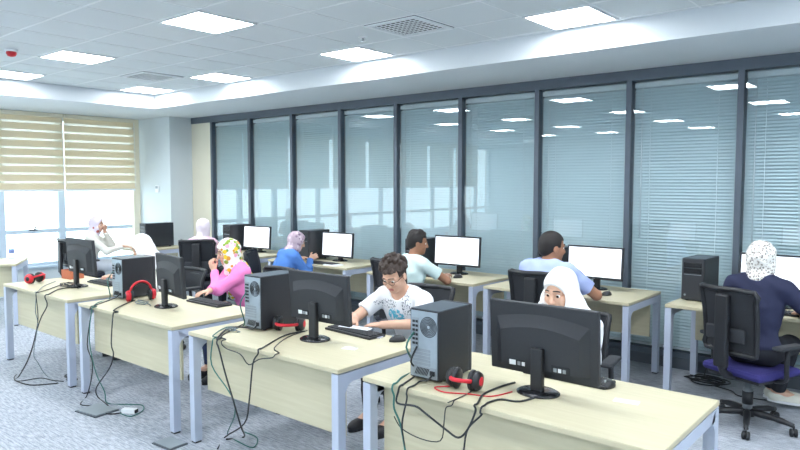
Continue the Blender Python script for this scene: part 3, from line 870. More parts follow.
CL = {
 'd1_black': ('network_cable', 0.004, 'cordblack', 'black cable hanging off the far left front desk, trailing furthest left'),
 'd1_power': ('power_cable', 0.005, 'cordblack', 'thick black cord dropping from the monitor on the far left front desk'),
 'd1_grey': ('network_cable', 0.0035, 'cordgrey', 'thin grey green cable from the headset on the far left front desk'),
 'd2_black': ('power_cable', 0.0045, 'cordblack', 'black cord down past the left leg of the second front desk'),
 'd2_power': ('power_cable', 0.005, 'cordblack', 'black cord hanging over the panel of the second front desk'),
 'd2_green': ('network_cable', 0.004, 'cordgreen', 'green network cable looping on the carpet by the floor outlet lid'),
 'd3_black': ('power_cable', 0.0055, 'cordblack', 'thick black cord at the left of the third front desk panel'),
 'd3_power': ('power_cable', 0.005, 'cordblack', 'black cord across the middle of the third front desk panel'),
 'd3_loop': ('monitor_cable', 0.0035, 'cordblack', 'thin black cable sagging in a loop over the third front desk edge'),
 'd3_green': ('network_cable', 0.004, 'cordgreen', 'green network cable from the third front desk coiling on the carpet'),
 'd4_green': ('network_cable', 0.005, 'cordgreen', 'green network cable down the front of the nearest desk'),
 'd4_black': ('power_cable', 0.0045, 'cordblack', 'black cord from the nearest tower straight down the desk front'),
 'd4_swag': ('monitor_cable', 0.005, 'cordblack', 'black cable swagging from the nearest tower across to the large monitor'),
 'd4_mon': ('power_cable', 0.0045, 'cordblack', 'black cord from the large monitor base over the nearest desk edge'),
 'd4_headset': ('headset_cable', 0.0028, 'cordblack', 'thin headset lead dipping over the front of the nearest desk'),
}
LEAD = {   # from the sockets on the tower backs down to the desk
 'd4_green': [(-2.045, 2.548, 0.99), (-2.055, 2.50, 0.92)], 'd4_swag': [(-2.025, 2.546, 0.92), (-2.03, 2.505, 0.85)], 'd4_black': [(-1.925, 2.546, 0.80), (-1.93, 2.51, 0.775)],
 'd3_green': [(-3.62, 2.714, 1.0), (-3.63, 2.67, 0.92)], 'd3_black': [(-3.505, 2.712, 0.80), (-3.51, 2.68, 0.772)],
 'd2_green': [(-5.45, 2.714, 0.98), (-5.46, 2.67, 0.90)], 'd2_black': [(-5.335, 2.712, 0.80), (-5.345, 2.68, 0.772)],
}
for k, (nm, r, m, lab) in CL.items():
    pts = [list(p) for p in CABLES[k]]
    lead = [list(p) for p in LEAD.get(k, [])]
    for p in pts:
        if p[2] < 0.05: p[2] = r + 0.002
        elif abs(p[2] - 0.757) < 0.012: p[2] = DH + r + 0.001
    out = [pts[0]]
    for p in pts[1:]:
        a = out[-1]
        ta, tb = a[2] > DH, p[2] > DH
        if ta != tb:
            up_, dn = (a, p) if ta else (p, a)
            f = (up_[1] - 2.43) / max(0.01, up_[1] - dn[1])
            xe = up_[0] + (dn[0] - up_[0]) * min(1.0, max(0.0, f))
            mid = [[xe, 2.435, DH + r + 0.001], [xe, 2.408, DH + r - 0.002], [xe + 0.15 * (dn[0] - xe), 2.398, DH - 0.02]]
            if not ta: mid = mid[::-1]
            out += [m_ for m_ in mid if m_[2] > min(a[2], p[2])]
        out.append(p)
    pts = lead + out
    cable(nm, pts, r, m, lab)
def tangle(name, cx, cy, n, rad, r, m, z, label, seed, ex=1.0):
    rnd = random.Random(seed)
    pts = []
    for k in range(n * 7):
        a = k * 2 * math.pi / 7
        q = rad * (0.55 + 0.45 * rnd.random())
        pts.append((cx + ex * q * math.cos(a) + 0.04 * rnd.uniform(-1, 1), cy + q * math.sin(a) * 0.7, z + r + 0.001 + 0.012 * (k / 7)))
    o = MB().tube(pts, r, 6, smooth=4).build(name, m)
    return tag(o, label, 'cable')
tangle('power_cable', -1.58, 6.02, 4, 0.17, 0.006, 'cordblack', 0, 'coiled dark cable on the carpet under the right partition desk', 3)
tangle('power_cable', -6.33, 2.74, 3, 0.10, 0.0045, 'cordblack', DH, 'tangle of black cable behind the far left front monitor', 5, 1.5)
tangle('power_cable', -4.98, 2.72, 2, 0.07, 0.004, 'cordgrey', DH, 'tangle of grey cable between tower and monitor before the woman in pink', 8, 1.6)
tangle('network_cable', -3.62, 2.60, 2, 0.05, 0.0035, 'cordgrey', DH, 'small tangle of grey cable at the foot of the third desk tower', 9, 1.4)
tangle('power_cable', -5.86, 2.52, 3, 0.07, 0.005, 'cordblack', 0, 'dark cable heap on the carpet beside the first front desk leg', 12)
cable('power_cable', [(-1.5, 5.95, 0.008), (-1.36, 5.9, 0.008), (-1.28, 5.80, 0.008), (-1.1, 5.82, 0.008), (-0.95, 5.9, 0.008)], 0.005, 'cordblack', 'dark cord trailing right from the coil under the partition desk')
cable('power_cable', [(-1.60, 5.98, 0.06), (-1.62, 6.16, 0.12), (-1.56, 6.22, 0.3), (-1.5, 6.24, 0.55), (-1.5, 6.25, 0.72)], 0.005, 'cordblack', 'dark cord dropping behind the right partition desk to the coil')
cable('headset_cable', [(-1.83, 2.56, DH + 0.004), (-1.88, 2.50, DH + 0.004), (-1.80, 2.47, DH + 0.004), (-1.70, 2.52, DH + 0.004), (-1.60, 2.56, DH + 0.004), (-1.56, 2.68, DH + 0.004)], 0.003, 'red', 'thin red lead curled round the nearest headset')

# ------------------------------------------------------------------ chairs
def make_chair(label, loc, rz, seatm='seatblack', top=1.0):
    """sitter faces local +Y"""
    t = thing('office_chair', label, 'chair', loc, rz, 'black task chairs')
    s = MB()
    s.box(-0.235, 0.235, -0.20, 0.24, 0.385, 0.445, bev=0.028)
    s.build('seat', seatm, t)
    MB().box(-0.20, 0.20, -0.17, 0.20, 0.36, 0.386, bev=0.008).build('seat_pan', 'black', t)
    # backrest: frame and mesh, slightly reclined and curved
    def bp(u, v):   # u -1..1 across, v 0..1 up
        z = 0.56 + v * (top - 0.56)
        wd = 0.195 + 0.012 * v
        y = -0.235 - 0.05 * v + 0.035 * u * u - 0.03 * math.sin(v * math.pi)*-1 * 0.6
        return Vector((u * wd, y, z))
    loop = [bp(-1, k / 6) for k in range(7)] + [bp(-1 + k / 4, 1) for k in range(1, 4)] + [bp(1, 1 - k / 6) for k in range(7)] + [bp(1 - k / 4, 0) for k in range(1, 4)]
    bk = MB().tube(loop, 0.019, 8, smooth=2, closed=True).build('back_frame', 'black', t)
    m = MB(); n = 8
    vs = [bp(-0.97 + 1.94 * i / n, 0.02 + 0.96 * j / n) for j in range(n + 1) for i in range(n + 1)]
    vs2 = [p + Vector((0, 0.008, 0)) for p in vs]
    K = len(vs)
    fs = []
    for j in range(n):
        for i in range(n):
            a = j * (n + 1) + i
            fs.append((a, a + 1, a + n + 2, a + n + 1)); fs.append((a + K, a + n + 1 + K, a + n + 2 + K, a + 1 + K))
    m.add(vs + vs2, fs, 0, True)
    m.build('back_mesh', 'mesh', bk)
    MB().box(-0.05, 0.05, -0.315, -0.272, 0.46, top - 0.03, bev=0.012).build('back_spine', 'black', t)
    MB().tube([(0, -0.29, 0.48), (0, -0.24, 0.40), (0, -0.10, 0.365)], 0.028, 8).build('back_bracket', 'black', t)
    MB().box(-0.15, 0.15, -0.268, -0.246, 0.64, 0.74, bev=0.01).build('lumbar_support', 'blackmat', t)
    for sx in (-1, 1):
        a = MB().tube([(sx * 0.20, 0.0, 0.375), (sx * 0.275, 0.0, 0.40), (sx * 0.285, -0.01, 0.50), (sx * 0.285, 0.0, 0.615)], 0.017, 8).build('armrest', 'black', t)
        MB().box(sx * 0.285 - 0.04, sx * 0.285 + 0.04, -0.12, 0.13, 0.612, 0.640, bev=0.012).build('arm_pad', 'blackmat', a)
    MB().lathe([(0.032, 0.10), (0.032, 0.27), (0.022, 0.272), (0.022, 0.37)], 18).build('gas_lift', 'silver', t)
    MB().lathe([(0.036, 0.16), (0.036, 0.25)], 18).build('gas_lift_cover', 'black', t)
    st = MB().lathe([(0.05, 0.075), (0.055, 0.11), (0.04, 0.125)], 20)
    for k in range(5):
        a = 2 * math.pi * k / 5 + 0.3
        c, sn = math.cos(a), math.sin(a)
        st.tube([(0.03 * c, 0.03 * sn, 0.105), (0.17 * c, 0.17 * sn, 0.098), (0.30 * c, 0.30 * sn, 0.075)], 0.02, 8, rad=[0.026, 0.022, 0.016])
    st = st.build('star_base', 'black', t)
    for k in range(5):
        a = 2 * math.pi * k / 5 + 0.3
        mx = Matrix.Translation((0.30 * math.cos(a), 0.30 * math.sin(a), 0.028)) @ Matrix.Rotation(a + 0.5 + k, 4, 'Z') @ Matrix.Rotation(R(90), 4, 'Y')
        MB().lathe([(0.02, -0.024), (0.028, -0.020), (0.028, -0.006), (0.02, -0.004), (0.02, 0.004), (0.028, 0.006), (0.028, 0.020), (0.02, 0.024)], 18, mx=mx).tube([(0.30 * math.cos(a), 0.30 * math.sin(a), 0.03), (0.30 * math.cos(a), 0.30 * math.sin(a), 0.075)], 0.008, 6, smooth=1).build('caster', 'black', t)
    return t

# ------------------------------------------------------------------ people: distance fields meshed with surface nets
class Field:
    def __init__(self, lo, hi, h):
        self.lo = np.array(lo, float); self.h = h
        self.n = np.ceil((np.array(hi) - self.lo) / h).astype(int) + 1
        self.d = np.full(self.n, 9.0, np.float32)
        self.ax = [(self.lo[i] + h * np.arange(self.n[i])).astype(np.float32) for i in range(3)]
    def sub(self, lo, hi):
        sl = []
        for i in range(3):
            a = int(max(0, math.floor((lo[i] - self.lo[i]) / self.h)))
            b = int(min(self.n[i], math.ceil((hi[i] - self.lo[i]) / self.h) + 1))
            if b <= a: return None, None
            sl.append(slice(a, b))
        X = self.ax[0][sl[0]][:, None, None]; Y = self.ax[1][sl[1]][None, :, None]; Z = self.ax[2][sl[2]][None, None, :]
        return tuple(sl), (X, Y, Z)
    def put(self, sl, v, k, op):
        d = self.d[sl]
        if op == 'u':
            if k > 0:
                hh = np.clip(0.5 + 0.5 * (d - v) / k, 0, 1)
                r = d * (1 - hh) + v * hh - k * hh * (1 - hh)
                self.d[sl] = np.where(d > 5, v, r)
            else:
                self.d[sl] = np.minimum(d, v)
        elif op == 's':
            v = -v
            if k > 0:
                hh = np.clip(0.5 - 0.5 * (d - v) / k, 0, 1)
                r = d * (1 - hh) + v * hh + k * hh * (1 - hh)
                self.d[sl] = np.where(d > 5, d, r)
            else:
                self.d[sl] = np.maximum(d, v)
    def cone(self, a, b, r1, r2, k=0.02, op='u', cut=None):
        a = np.array(a, float); b = np.array(b, float); rm = max(r1, r2) + k + 3 * self.h
        sl, P = self.sub(np.minimum(a, b) - rm, np.maximum(a, b) + rm)
        if sl is None: return self
        ba = b - a; L2 = float(ba @ ba) + 1e-12
        t = ((P[0] - a[0]) * ba[0] + (P[1] - a[1]) * ba[1] + (P[2] - a[2]) * ba[2]) / L2
        tc = np.clip(t, 0, 1)
        d = np.sqrt((P[0] - a[0] - tc * ba[0]) ** 2 + (P[1] - a[1] - tc * ba[1]) ** 2 + (P[2] - a[2] - tc * ba[2]) ** 2) - (r1 + (r2 - r1) * tc)
        if cut is not None:   # flat end at b
            d = np.maximum(d, (t - 1) * math.sqrt(L2))
        self.put(sl, d.astype(np.float32), k, op)
        return self
    def ell(self, c, r, F=None, k=0.02, op='u', noise=None, keep=None):
        """ellipsoid; F=(origin, 3x3) places c and r in that frame"""
        r = np.array(r, float); c = np.array(c, float)
        if F is None: o, Q = np.zeros(3), np.eye(3)
        else: o, Q = F
        w = o + Q @ c; rm = max(r) + k + 3 * self.h
        ext = np.sqrt((Q ** 2) @ (r ** 2)) + k + 3 * self.h
        sl, P = self.sub(w - ext, w + ext)
        if sl is None: return self
        dx, dy, dz = P[0] - w[0], P[1] - w[1], P[2] - w[2]
        q = [Q[0, i] * dx + Q[1, i] * dy + Q[2, i] * dz for i in range(3)]
        k0 = np.sqrt((q[0] / r[0]) ** 2 + (q[1] / r[1]) ** 2 + (q[2] / r[2]) ** 2)
        k1 = np.sqrt((q[0] / r[0] ** 2) ** 2 + (q[1] / r[1] ** 2) ** 2 + (q[2] / r[2] ** 2) ** 2) + 1e-6
        d = k0 * (k0 - 1) / k1
        if noise is not None: d = d + noise(P)
        if keep is not None: d = np.maximum(d, keep(q[0] + c[0], q[1] + c[1], q[2] + c[2]))
        self.put(sl, d.astype(np.float32), k, op)
        return self
    def wrinkle(self, amp, freq, seed=0):
        X, Y, Z = self.ax[0][:, None, None], self.ax[1][None, :, None], self.ax[2][None, None, :]
        m = np.sin(freq * X + 2.1 * np.sin(freq * 0.6 * Z + seed) + seed) * np.sin(freq * 0.8 * Z + 1.7 * np.sin(freq * 0.5 * Y + X * 9)) 
        self.d += (amp * m).astype(np.float32)
        return self
    def clipf(self, fn):
        X, Y, Z = self.ax[0][:, None, None], self.ax[1][None, :, None], self.ax[2][None, None, :]
        self.d = np.maximum(self.d, fn(X, Y, Z).astype(np.float32))
        return self
    def mesh(self, name, mats, parent=None, matf=None):
        d = self.d
        d[0], d[-1] = 1, 1; d[:, 0], d[:, -1] = 1, 1; d[:, :, 0], d[:, :, -1] = 1, 1
        ins = d < 0
        nx, ny, nz = d.shape
        c = [ins[i:nx - 1 + i, j:ny - 1 + j, k:nz - 1 + k] for i in (0, 1) for j in (0, 1) for k in (0, 1)]
        s = np.zeros(c[0].shape, np.int8)
        for q in c: s += q
        cells = np.argwhere((s > 0) & (s < 8))
        idx = np.full(s.shape, -1, np.int32)
        idx[tuple(cells.T)] = np.arange(len(cells))
        acc = np.zeros((len(cells), 3)); cnt = np.zeros(len(cells))
        corn = [(i, j, k) for i in (0, 1) for j in (0, 1) for k in (0, 1)]
        val = {q: d[cells[:, 0] + q[0], cells[:, 1] + q[1], cells[:, 2] + q[2]] for q in corn}
        for q in corn:
            for a in range(3):
                if q[a] == 0:
                    p = list(q); p[a] = 1; p = tuple(p)
                    va, vb = val[q], val[p]
                    m = (va < 0) != (vb < 0)
                    t = va[m] / (va[m] - vb[m])
                    pt = np.tile(np.array(q, float), (m.sum(), 1)); pt[:, a] = t
                    acc[m] += pt; cnt[m] += 1
        V = self.lo + self.h * (cells + acc / cnt[:, None])
        quads = []
        for a in range(3):
            b, e = (a + 1) % 3, (a + 2) % 3
            sl0 = [slice(None)] * 3; sl1 = [slice(None)] * 3
            sl0[a] = slice(0, -1); sl1[a] = slice(1, None)
            A, B = ins[tuple(sl0)], ins[tuple(sl1)]
            for flip, msk in ((False, A & ~B), (True, ~A & B)):
                g = np.argwhere(msk)
                if len(g) == 0: continue
                o = []
                for (ub, ue) in ((0, 0), (-1, 0), (-1, -1), (0, -1)):
                    h = g.copy(); h[:, b] += ub; h[:, e] += ue
                    o.append(idx[tuple(h.T)])
                o = np.array(o).T
                quads.append(o[:, ::-1] if flip else o)
        Fq = np.concatenate(quads)
        Fq = Fq[(Fq >= 0).all(1)]
        me = bpy.data.meshes.new(name)
        me.vertices.add(len(V)); me.vertices.foreach_set('co', V.astype(np.float32).ravel())
        me.loops.add(4 * len(Fq)); me.loops.foreach_set('vertex_index', Fq.astype(np.int32).ravel())
        me.polygons.add(len(Fq)); me.polygons.foreach_set('loop_start', np.arange(0, 4 * len(Fq), 4, dtype=np.int32))
        me.polygons.foreach_set('use_smooth', np.ones(len(Fq), bool))
        for m in (mats if isinstance(mats, (list, tuple)) else [mats]):
            me.materials.append(M[m] if isinstance(m, str) else m)
        if matf is not None:
            ctr = V[Fq].mean(1)
            me.polygons.foreach_set('material_index', matf(ctr).astype(np.int32))
        me.update(calc_edges=True)
        me.validate()
        o = bpy.data.objects.new(name, me)
        COL.objects.link(o)
        if parent is not None: o.parent = parent
        return o

def rotm(yaw=0, pitch=0, roll=0):
    """yaw left about Z, pitch forward (nodding down) about X, roll about Y, degrees"""
    m = Matrix.Rotation(R(yaw), 3, 'Z') @ Matrix.Rotation(R(-pitch), 3, 'X') @ Matrix.Rotation(R(roll), 3, 'Y')
    return np.array(m)
def unit(v):
    v = np.array(v, float); return v / (np.linalg.norm(v) + 1e-9)
def ik(S, W, l1, l2, pole):
    S = np.array(S, float); W = np.array(W, float)
    d = W - S; L = np.linalg.norm(d); u = d / L
    L = min(L, (l1 + l2) * 0.995)
    W = S + u * L
    a = (l1 * l1 - l2 * l2 + L * L) / (2 * L)
    h = math.sqrt(max(0, l1 * l1 - a * a))
    p = np.array(pole, float); p = p - u * (p @ u); p = unit(p)
    return S + u * a + p * h, W

def person(label, base, rz, s=1.0, lean=12, side=0, tyaw=0, head=(0, 10, 0), rh=None, lh=None, rpose=None, lpose=None,
           rpole=(0.6, -0.5, -0.8), lpole=(-0.6, -0.5, -0.8), pz=0.535, skin='skin_light', top='top_white', topname='shirt', sleeve=1.0, trousers='cloth_dark',
           shoes='shoe_dark', hair=None, hairstyle='short', scarf=None, scarfstyle='tuck', brows=(60, 44, 36), beard=False, glasses_on=False, h=0.006, extra=None, knees=None, toe=0, bulk=1.0, cuff=None, feet=None, female=True, rcurl=26, lcurl=26, hsc=1.0, nk=0.115, wide=0.067):
    rzr = R(rz)
    c, sn = math.cos(rzr), math.sin(rzr)
    def loc(p):
        x, y = p[0] - base[0], p[1] - base[1]
        return np.array((c * x + sn * y, -sn * x + c * y, p[2]))
    Pv = np.array((0, 0, pz))
    T = rotm(tyaw, lean, side)
    tp = lambda x, y, z: Pv + T @ (np.array((x, y, z)) * s)
    sw = 0.165 if female else 0.185
    FT = (Pv, T * 1.0)
    # bend: pelvis upright, chest follows the lean
    neck0 = tp(0, -0.01, 0.47); neck1 = neck0 + T @ np.array((0, 0.02, 0.05)) * s
    Hm = rotm(*head)
    hs = s * (0.97 if female else 1.0) * hsc
    HC = neck1 + (0.45 * (T @ np.array((0, 0, 1.0))) + 0.55 * (Hm @ np.array((0, 0.1, 1.0)))) * nk * s
    FH = (HC, Hm)
    shl = {'r': tp(sw, -0.005, 0.42), 'l': tp(-sw, -0.005, 0.42)}
    la, lf = 0.285 * s, 0.25 * s
    arms = {}
    for sd, hand, pole, pose in (('r', rh, rpole, rpose), ('l', lh, lpole, lpose)):
        sg = 1 if sd == 'r' else -1
        Wt = loc(hand) if hand is not None else tp(sg * 0.2, 0.30, 0.05)
        E, Wt = ik(shl[sd], Wt, la, lf, pole)
        fd, pn = (pose if pose is not None else ((0, 1, -0.08), (0, 0, -1)))
        fd = unit(fd) if pose is not None else unit(np.array((0.0, 1.0, -0.08)) * 0.5 + unit((Wt - E) * np.array((1, 1, 0.1))))
        pn = np.array(pn, float); pn = unit(pn - fd * (pn @ fd))
        arms[sd] = (shl[sd], E, Wt, fd, pn, sg)
    kx = 0.105
    hipz = pz - 0.0
    knee = {}; ank = {}
    for sd, sg in (('r', 1), ('l', -1)):
        hp = np.array((sg * 0.085, 0.02, hipz - 0.02))
        kn = np.array((sg * kx, 0.43 * s, 0.52)); an = np.array((sg * kx, 0.42 * s, 0.085))
        if knees: kn = kn + np.array(knees[sd]); 
        if feet: an = an + np.array(feet[sd])
        knee[sd] = (hp, kn, an)
    # ------- body
    allp = np.array([HC + 0.17, HC - 0.17] + [np.array(a[i]) + q for a in arms.values() for i in (0, 1, 2) for q in (-0.2, 0.2)] + [np.array(k[i]) + q for k in knee.values() for i in (0, 1, 2) for q in (-0.14, 0.14)] + [Pv + 0.2, Pv - 0.2])
    lo, hi = allp.min(0) , allp.max(0)
    lo[2] = max(0.0, min(lo[2], 0.0)); hi[1] += 0.12
    B = Field(lo, hi, h)
    def torso(Fd, e, k):
        Fd.ell((0, 0, 0.02), (0.155 * bulk * s + e, 0.105 * bulk * s + e, 0.10 * s + e), (Pv, np.eye(3)), k)
        Fd.ell((0, 0.0, 0.17 * s), (0.135 * bulk * s + e, 0.098 * bulk * s + e, 0.16 * s + e), FT, k)
        Fd.ell((0, 0.0, 0.31 * s), (sw * 0.93 * s * bulk + e, 0.105 * bulk * s + e, 0.16 * s + e), FT, k)
        if female:
            for q in (-1, 1): Fd.ell((q * 0.07 * s, 0.075 * s, 0.29 * s), (0.06 * s + e, 0.055 * s + e, 0.062 * s + e), FT, k)
        Fd.cone(shl['r'] - T @ np.array((0.03, 0, -0.005)), shl['l'] + T @ np.array((0.03, 0, 0.005)), 0.052 * s + e, 0.052 * s + e, k)
        Fd.cone(tp(0.07, -0.02, 0.445), tp(-0.07, -0.02, 0.445), 0.05 * s + e, 0.05 * s + e, k)
    torso(B, 0.0, 0.05)
    B.cone(neck0 - T @ np.array((0, 0, 0.03)), HC + Hm @ np.array((0, -0.015, -0.05)), 0.056 * s, 0.050 * s, 0.03)
    for sd in 'rl':
        S, E, Wt, fd, pn, sg = arms[sd]
        B.cone(S, E, 0.047 * s * bulk, 0.038 * s, 0.03)
        B.cone(E, Wt, 0.039 * s, 0.026 * s, 0.015)
        hp, kn, an = knee[sd]
        B.cone(hp, kn, 0.082 * s, 0.056 * s, 0.03)
        B.cone(kn, an, 0.055 * s, 0.034 * s, 0.02)
        B.cone(an, an + rotm(toe) @ np.array((0, 0.13, -0.045)), 0.036, 0.028, 0.02)
    # hands
    for sd in 'rl':
        S, E, Wt, fd, pn, sg = arms[sd]
        lt = unit(np.cross(fd, pn))           # sideways across the palm
        inner = -lt * sg if sd == 'r' else lt  # placeholder, fixed below
        up = -pn
        # thumb side: for a palm-down right hand pointing +Y the thumb is towards -X
        th = unit(np.cross(fd, -pn)) * (-1 if sd == 'r' else 1)
        hsz = s * 0.98
        FP = (Wt, np.stack([th, fd, up], 1))
        B.ell((0, 0.045 * hsz, 0), (0.041 * hsz, 0.056 * hsz, 0.0155 * hsz), FP, 0.012)
        B.ell((0.02 * hsz, 0.03 * hsz, -0.004), (0.02 * hsz, 0.034 * hsz, 0.016 * hsz), FP, 0.012)
        curl = rcurl if sd == 'r' else lcurl
        for i, (off, ln) in enumerate(((0.029, 0.072), (0.010, 0.080), (-0.010, 0.074), (-0.028, 0.060))):
            p0 = Wt + fd * 0.082 * hsz + th * off * hsz
            ang = 0; p = p0; rr = 0.0088 * hsz
            sp = off * 3.0
            for sgm, fr in enumerate((0.45, 0.32, 0.23)):
                ang += curl * (0.6 if sgm == 0 else 1.0)
                dr = unit(fd * math.cos(R(ang)) + pn * math.sin(R(ang)) + th * sp * 0.8)
                q = p + dr * ln * fr * hsz
                B.cone(p, q, rr, rr * 0.9, 0.0025 if sgm else 0.004)
                p = q; rr *= 0.9
        p = Wt + fd * 0.022 * hsz + th * 0.026 * hsz
        for dr, ln, r1, r2 in ((fd * 0.62 + th * 0.75 + pn * 0.2, 0.042, 0.0125, 0.0105), (fd * 0.9 + th * 0.28 + pn * 0.3, 0.032, 0.0105, 0.0088)):
            q = p + unit(dr) * ln * hsz
            B.cone(p, q, r1 * hsz, r2 * hsz, 0.005); p = q
    # head
    def hh(Fd, cc, rr, **kw): Fd.ell(np.array(cc) * hs, np.array(rr) * hs, FH, **kw)
    hp_ = lambda x, y, z: HC + Hm @ (np.array((x, y, z)) * hs)
    hh(B, (0, -0.012, 0.035), (0.074, 0.094, 0.084), k=0.02)
    hh(B, (0, 0.018, -0.038), (0.060, 0.072, 0.078), k=0.025)
    hh(B, (0, 0.062, -0.092), (0.026, 0.024, 0.022), k=0.022)
    for q in (-1, 1):
        hh(B, (q * 0.042, 0.058, -0.028), (0.022, 0.026, 0.024), k=0.02)
        B.cone(hp_(q * 0.012, 0.084, 0.024), hp_(q * 0.046, 0.068, 0.020), 0.010 * hs, 0.009 * hs, 0.012)
        hh(B, (q * 0.031, 0.097, 0.003), (0.017, 0.018, 0.0095), k=0.012, op='s')
        hh(B, (q * 0.077, -0.012, -0.012), (0.010, 0.022, 0.031), k=0.006)
        hh(B, (q * 0.010, 0.098, -0.033), (0.009, 0.010, 0.008), k=0.006)
    B.cone(hp_(0, 0.088, 0.012), hp_(0, 0.106, -0.028), 0.0085 * hs, 0.0115 * hs, 0.010)
    B.cone(hp_(-0.018, 0.083, -0.058), hp_(0.018, 0.083, -0.058), 0.0065 * hs, 0.0065 * hs, 0.006)
    B.cone(hp_(-0.015, 0.081, -0.068), hp_(0.015, 0.081, -0.068), 0.0075 * hs, 0.0075 * hs, 0.006)
    lipm = {'skin_light': 'lips_light', 'skin_tan': 'lips_tan', 'skin_dark': 'lips_dark'}[skin]
    def face_mat(ctr):
        q = (ctr - HC) @ Hm / hs
        m = np.zeros(len(ctr))
        m[(np.abs(q[:, 0]) < 0.024 - 0.25 * np.abs(q[:, 2] + 0.063)) & (q[:, 1] > 0.07) & (q[:, 2] < -0.0535) & (q[:, 2] > -0.0735)] = 1
        return m
    b = B.mesh('person', [skin, lipm], None, face_mat)
    b.location = (base[0], base[1], 0); b.rotation_euler = (0, 0, rzr)
    tag(b, label, 'person')
    # ------- eyes and brows
    Hm4 = Matrix([list(Hm[i]) + [HC[i]] for i in range(3)] + [[0, 0, 0, 1]])
    for q in (-1, 1):
        e = MB()
        mx = Hm4 @ Matrix.Translation(np.array((q * 0.031, 0.0725, 0.002)) * hs) @ Matrix.Scale(hs, 4)
        prof = []
        for k in range(11):
            a = math.pi * k / 10
            prof.append((0.0115 * math.sin(a) + 1e-5, -0.0115 * math.cos(a)))
        e.lathe(prof, 18, 0, mx @ Matrix.Rotation(R(-90 - 10), 4, 'X'))
        ii = mx @ Matrix.Rotation(R(-90 - 10), 4, 'X')
        e.lathe([(0.0086, 0.0080), (0.0078, 0.0102), (0.003, 0.0124)], 14, 1, ii)
        e.build('eye', ['eyewhite', 'iris'], b)
        pts = [hp_(q * x, y, z) for x, y, z in ((0.013, 0.0925, 0.0335), (0.030, 0.0880, 0.0345), (0.047, 0.0735, 0.0275))]
        MB().tube(pts, 0.0034 * hs, 6, smooth=3).build('eyebrow', hair if hair else 'hair_black', b)
    # ------- clothes
    e0 = 0.016
    # shirt
    Sf = Field(np.minimum(lo, Pv - 0.3), hi, h * 1.15)
    torso(Sf, e0, 0.05)
    for sd in 'rl':
        S, E, Wt, fd, pn, sg = arms[sd]
        if sleeve >= 1.0:
            Sf.cone(S, E, 0.062 * s * bulk, 0.053 * s, 0.035)
            Sf.cone(E, E + (Wt - E) * (0.93), 0.054 * s, 0.040 * s, 0.02, cut=True)
        else:
            Sf.cone(S, S + (E - S) * sleeve, 0.060 * s * bulk, 0.062 * s, 0.03, cut=True)
    Sf.wrinkle(0.0042, 34.0, len(label) * 0.37)
    Sf.cone(neck0 + T @ np.array((0, 0.02, 0.015)) * s, HC, 0.070 * s, 0.09 * s, 0.01, op='s')
    # hem
    Sf.clipf(lambda X, Y, Z: (pz - 0.085) - Z)
    sh = Sf.mesh(topname, top, b)
    if cuff:
        for sd in 'rl':
            S, E, Wt, fd, pn, sg = arms[sd]
            a = E + (Wt - E) * 0.70; q = E + (Wt - E) * 0.97
            MB().tube([a, (a + q) / 2, q], 0.05 * s, 14, rad=[0.052 * s, 0.051 * s, 0.05 * s, 0.05 * s]).build('cuff', cuff, sh)
    # trousers
    Tf = Field((-0.36, -0.24, 0.0), (0.36, 0.75, pz + 0.16), h * 1.3)
    Tf.ell((0, 0, 0.0), (0.168 * bulk * s, 0.122 * bulk * s, 0.105), (Pv, np.eye(3)), 0.04)
    for sd in 'rl':
        hp, kn, an = knee[sd]
        Tf.cone(hp, kn, 0.096 * s, 0.070 * s, 0.03)
        Tf.cone(kn, an + np.array((0, 0, 0.02)), 0.069 * s, 0.056 * s, 0.03, cut=True)
    Tf.wrinkle(0.004, 30, 1.3)
    Tf.clipf(lambda X, Y, Z: Z - (pz + 0.075))
    Tf.mesh('trousers', trousers, b)
    for sd in 'rl':
        hp, kn, an = knee[sd]
        dz = an[2] - 0.085
        sf_ = Field(an + np.array((-0.27, -0.27, -0.10)), an + np.array((0.27, 0.27, 0.10)), 0.006)
        Tq = rotm(toe)
        o = (an + Tq @ np.array((0, 0.06, 0.0)) + np.array((0, 0, -0.085)), Tq)
        sf_.ell((0, -0.06, 0.045), (0.044, 0.060, 0.05), o, 0.03)
        sf_.ell((0, 0.06, 0.032), (0.046, 0.105, 0.042), o, 0.03)
        z0 = an[2] - 0.083
        sf_.clipf(lambda X, Y, Z: z0 - Z)
        so = sf_.mesh('shoe', shoes, b)
        MB().prism([tuple((o[0] + Tq @ np.array((0.047 * math.sin(a) * (1 - 0.12 * math.cos(a)), 0.02 - 0.142 * math.cos(a), 0)))[:2]) for a in [2 * math.pi * k / 24 for k in range(24)]], z0 - 0.001, z0 + 0.018, plane='xy').build('sole', 'white' if shoes == 'shoe_light' else 'black', so)
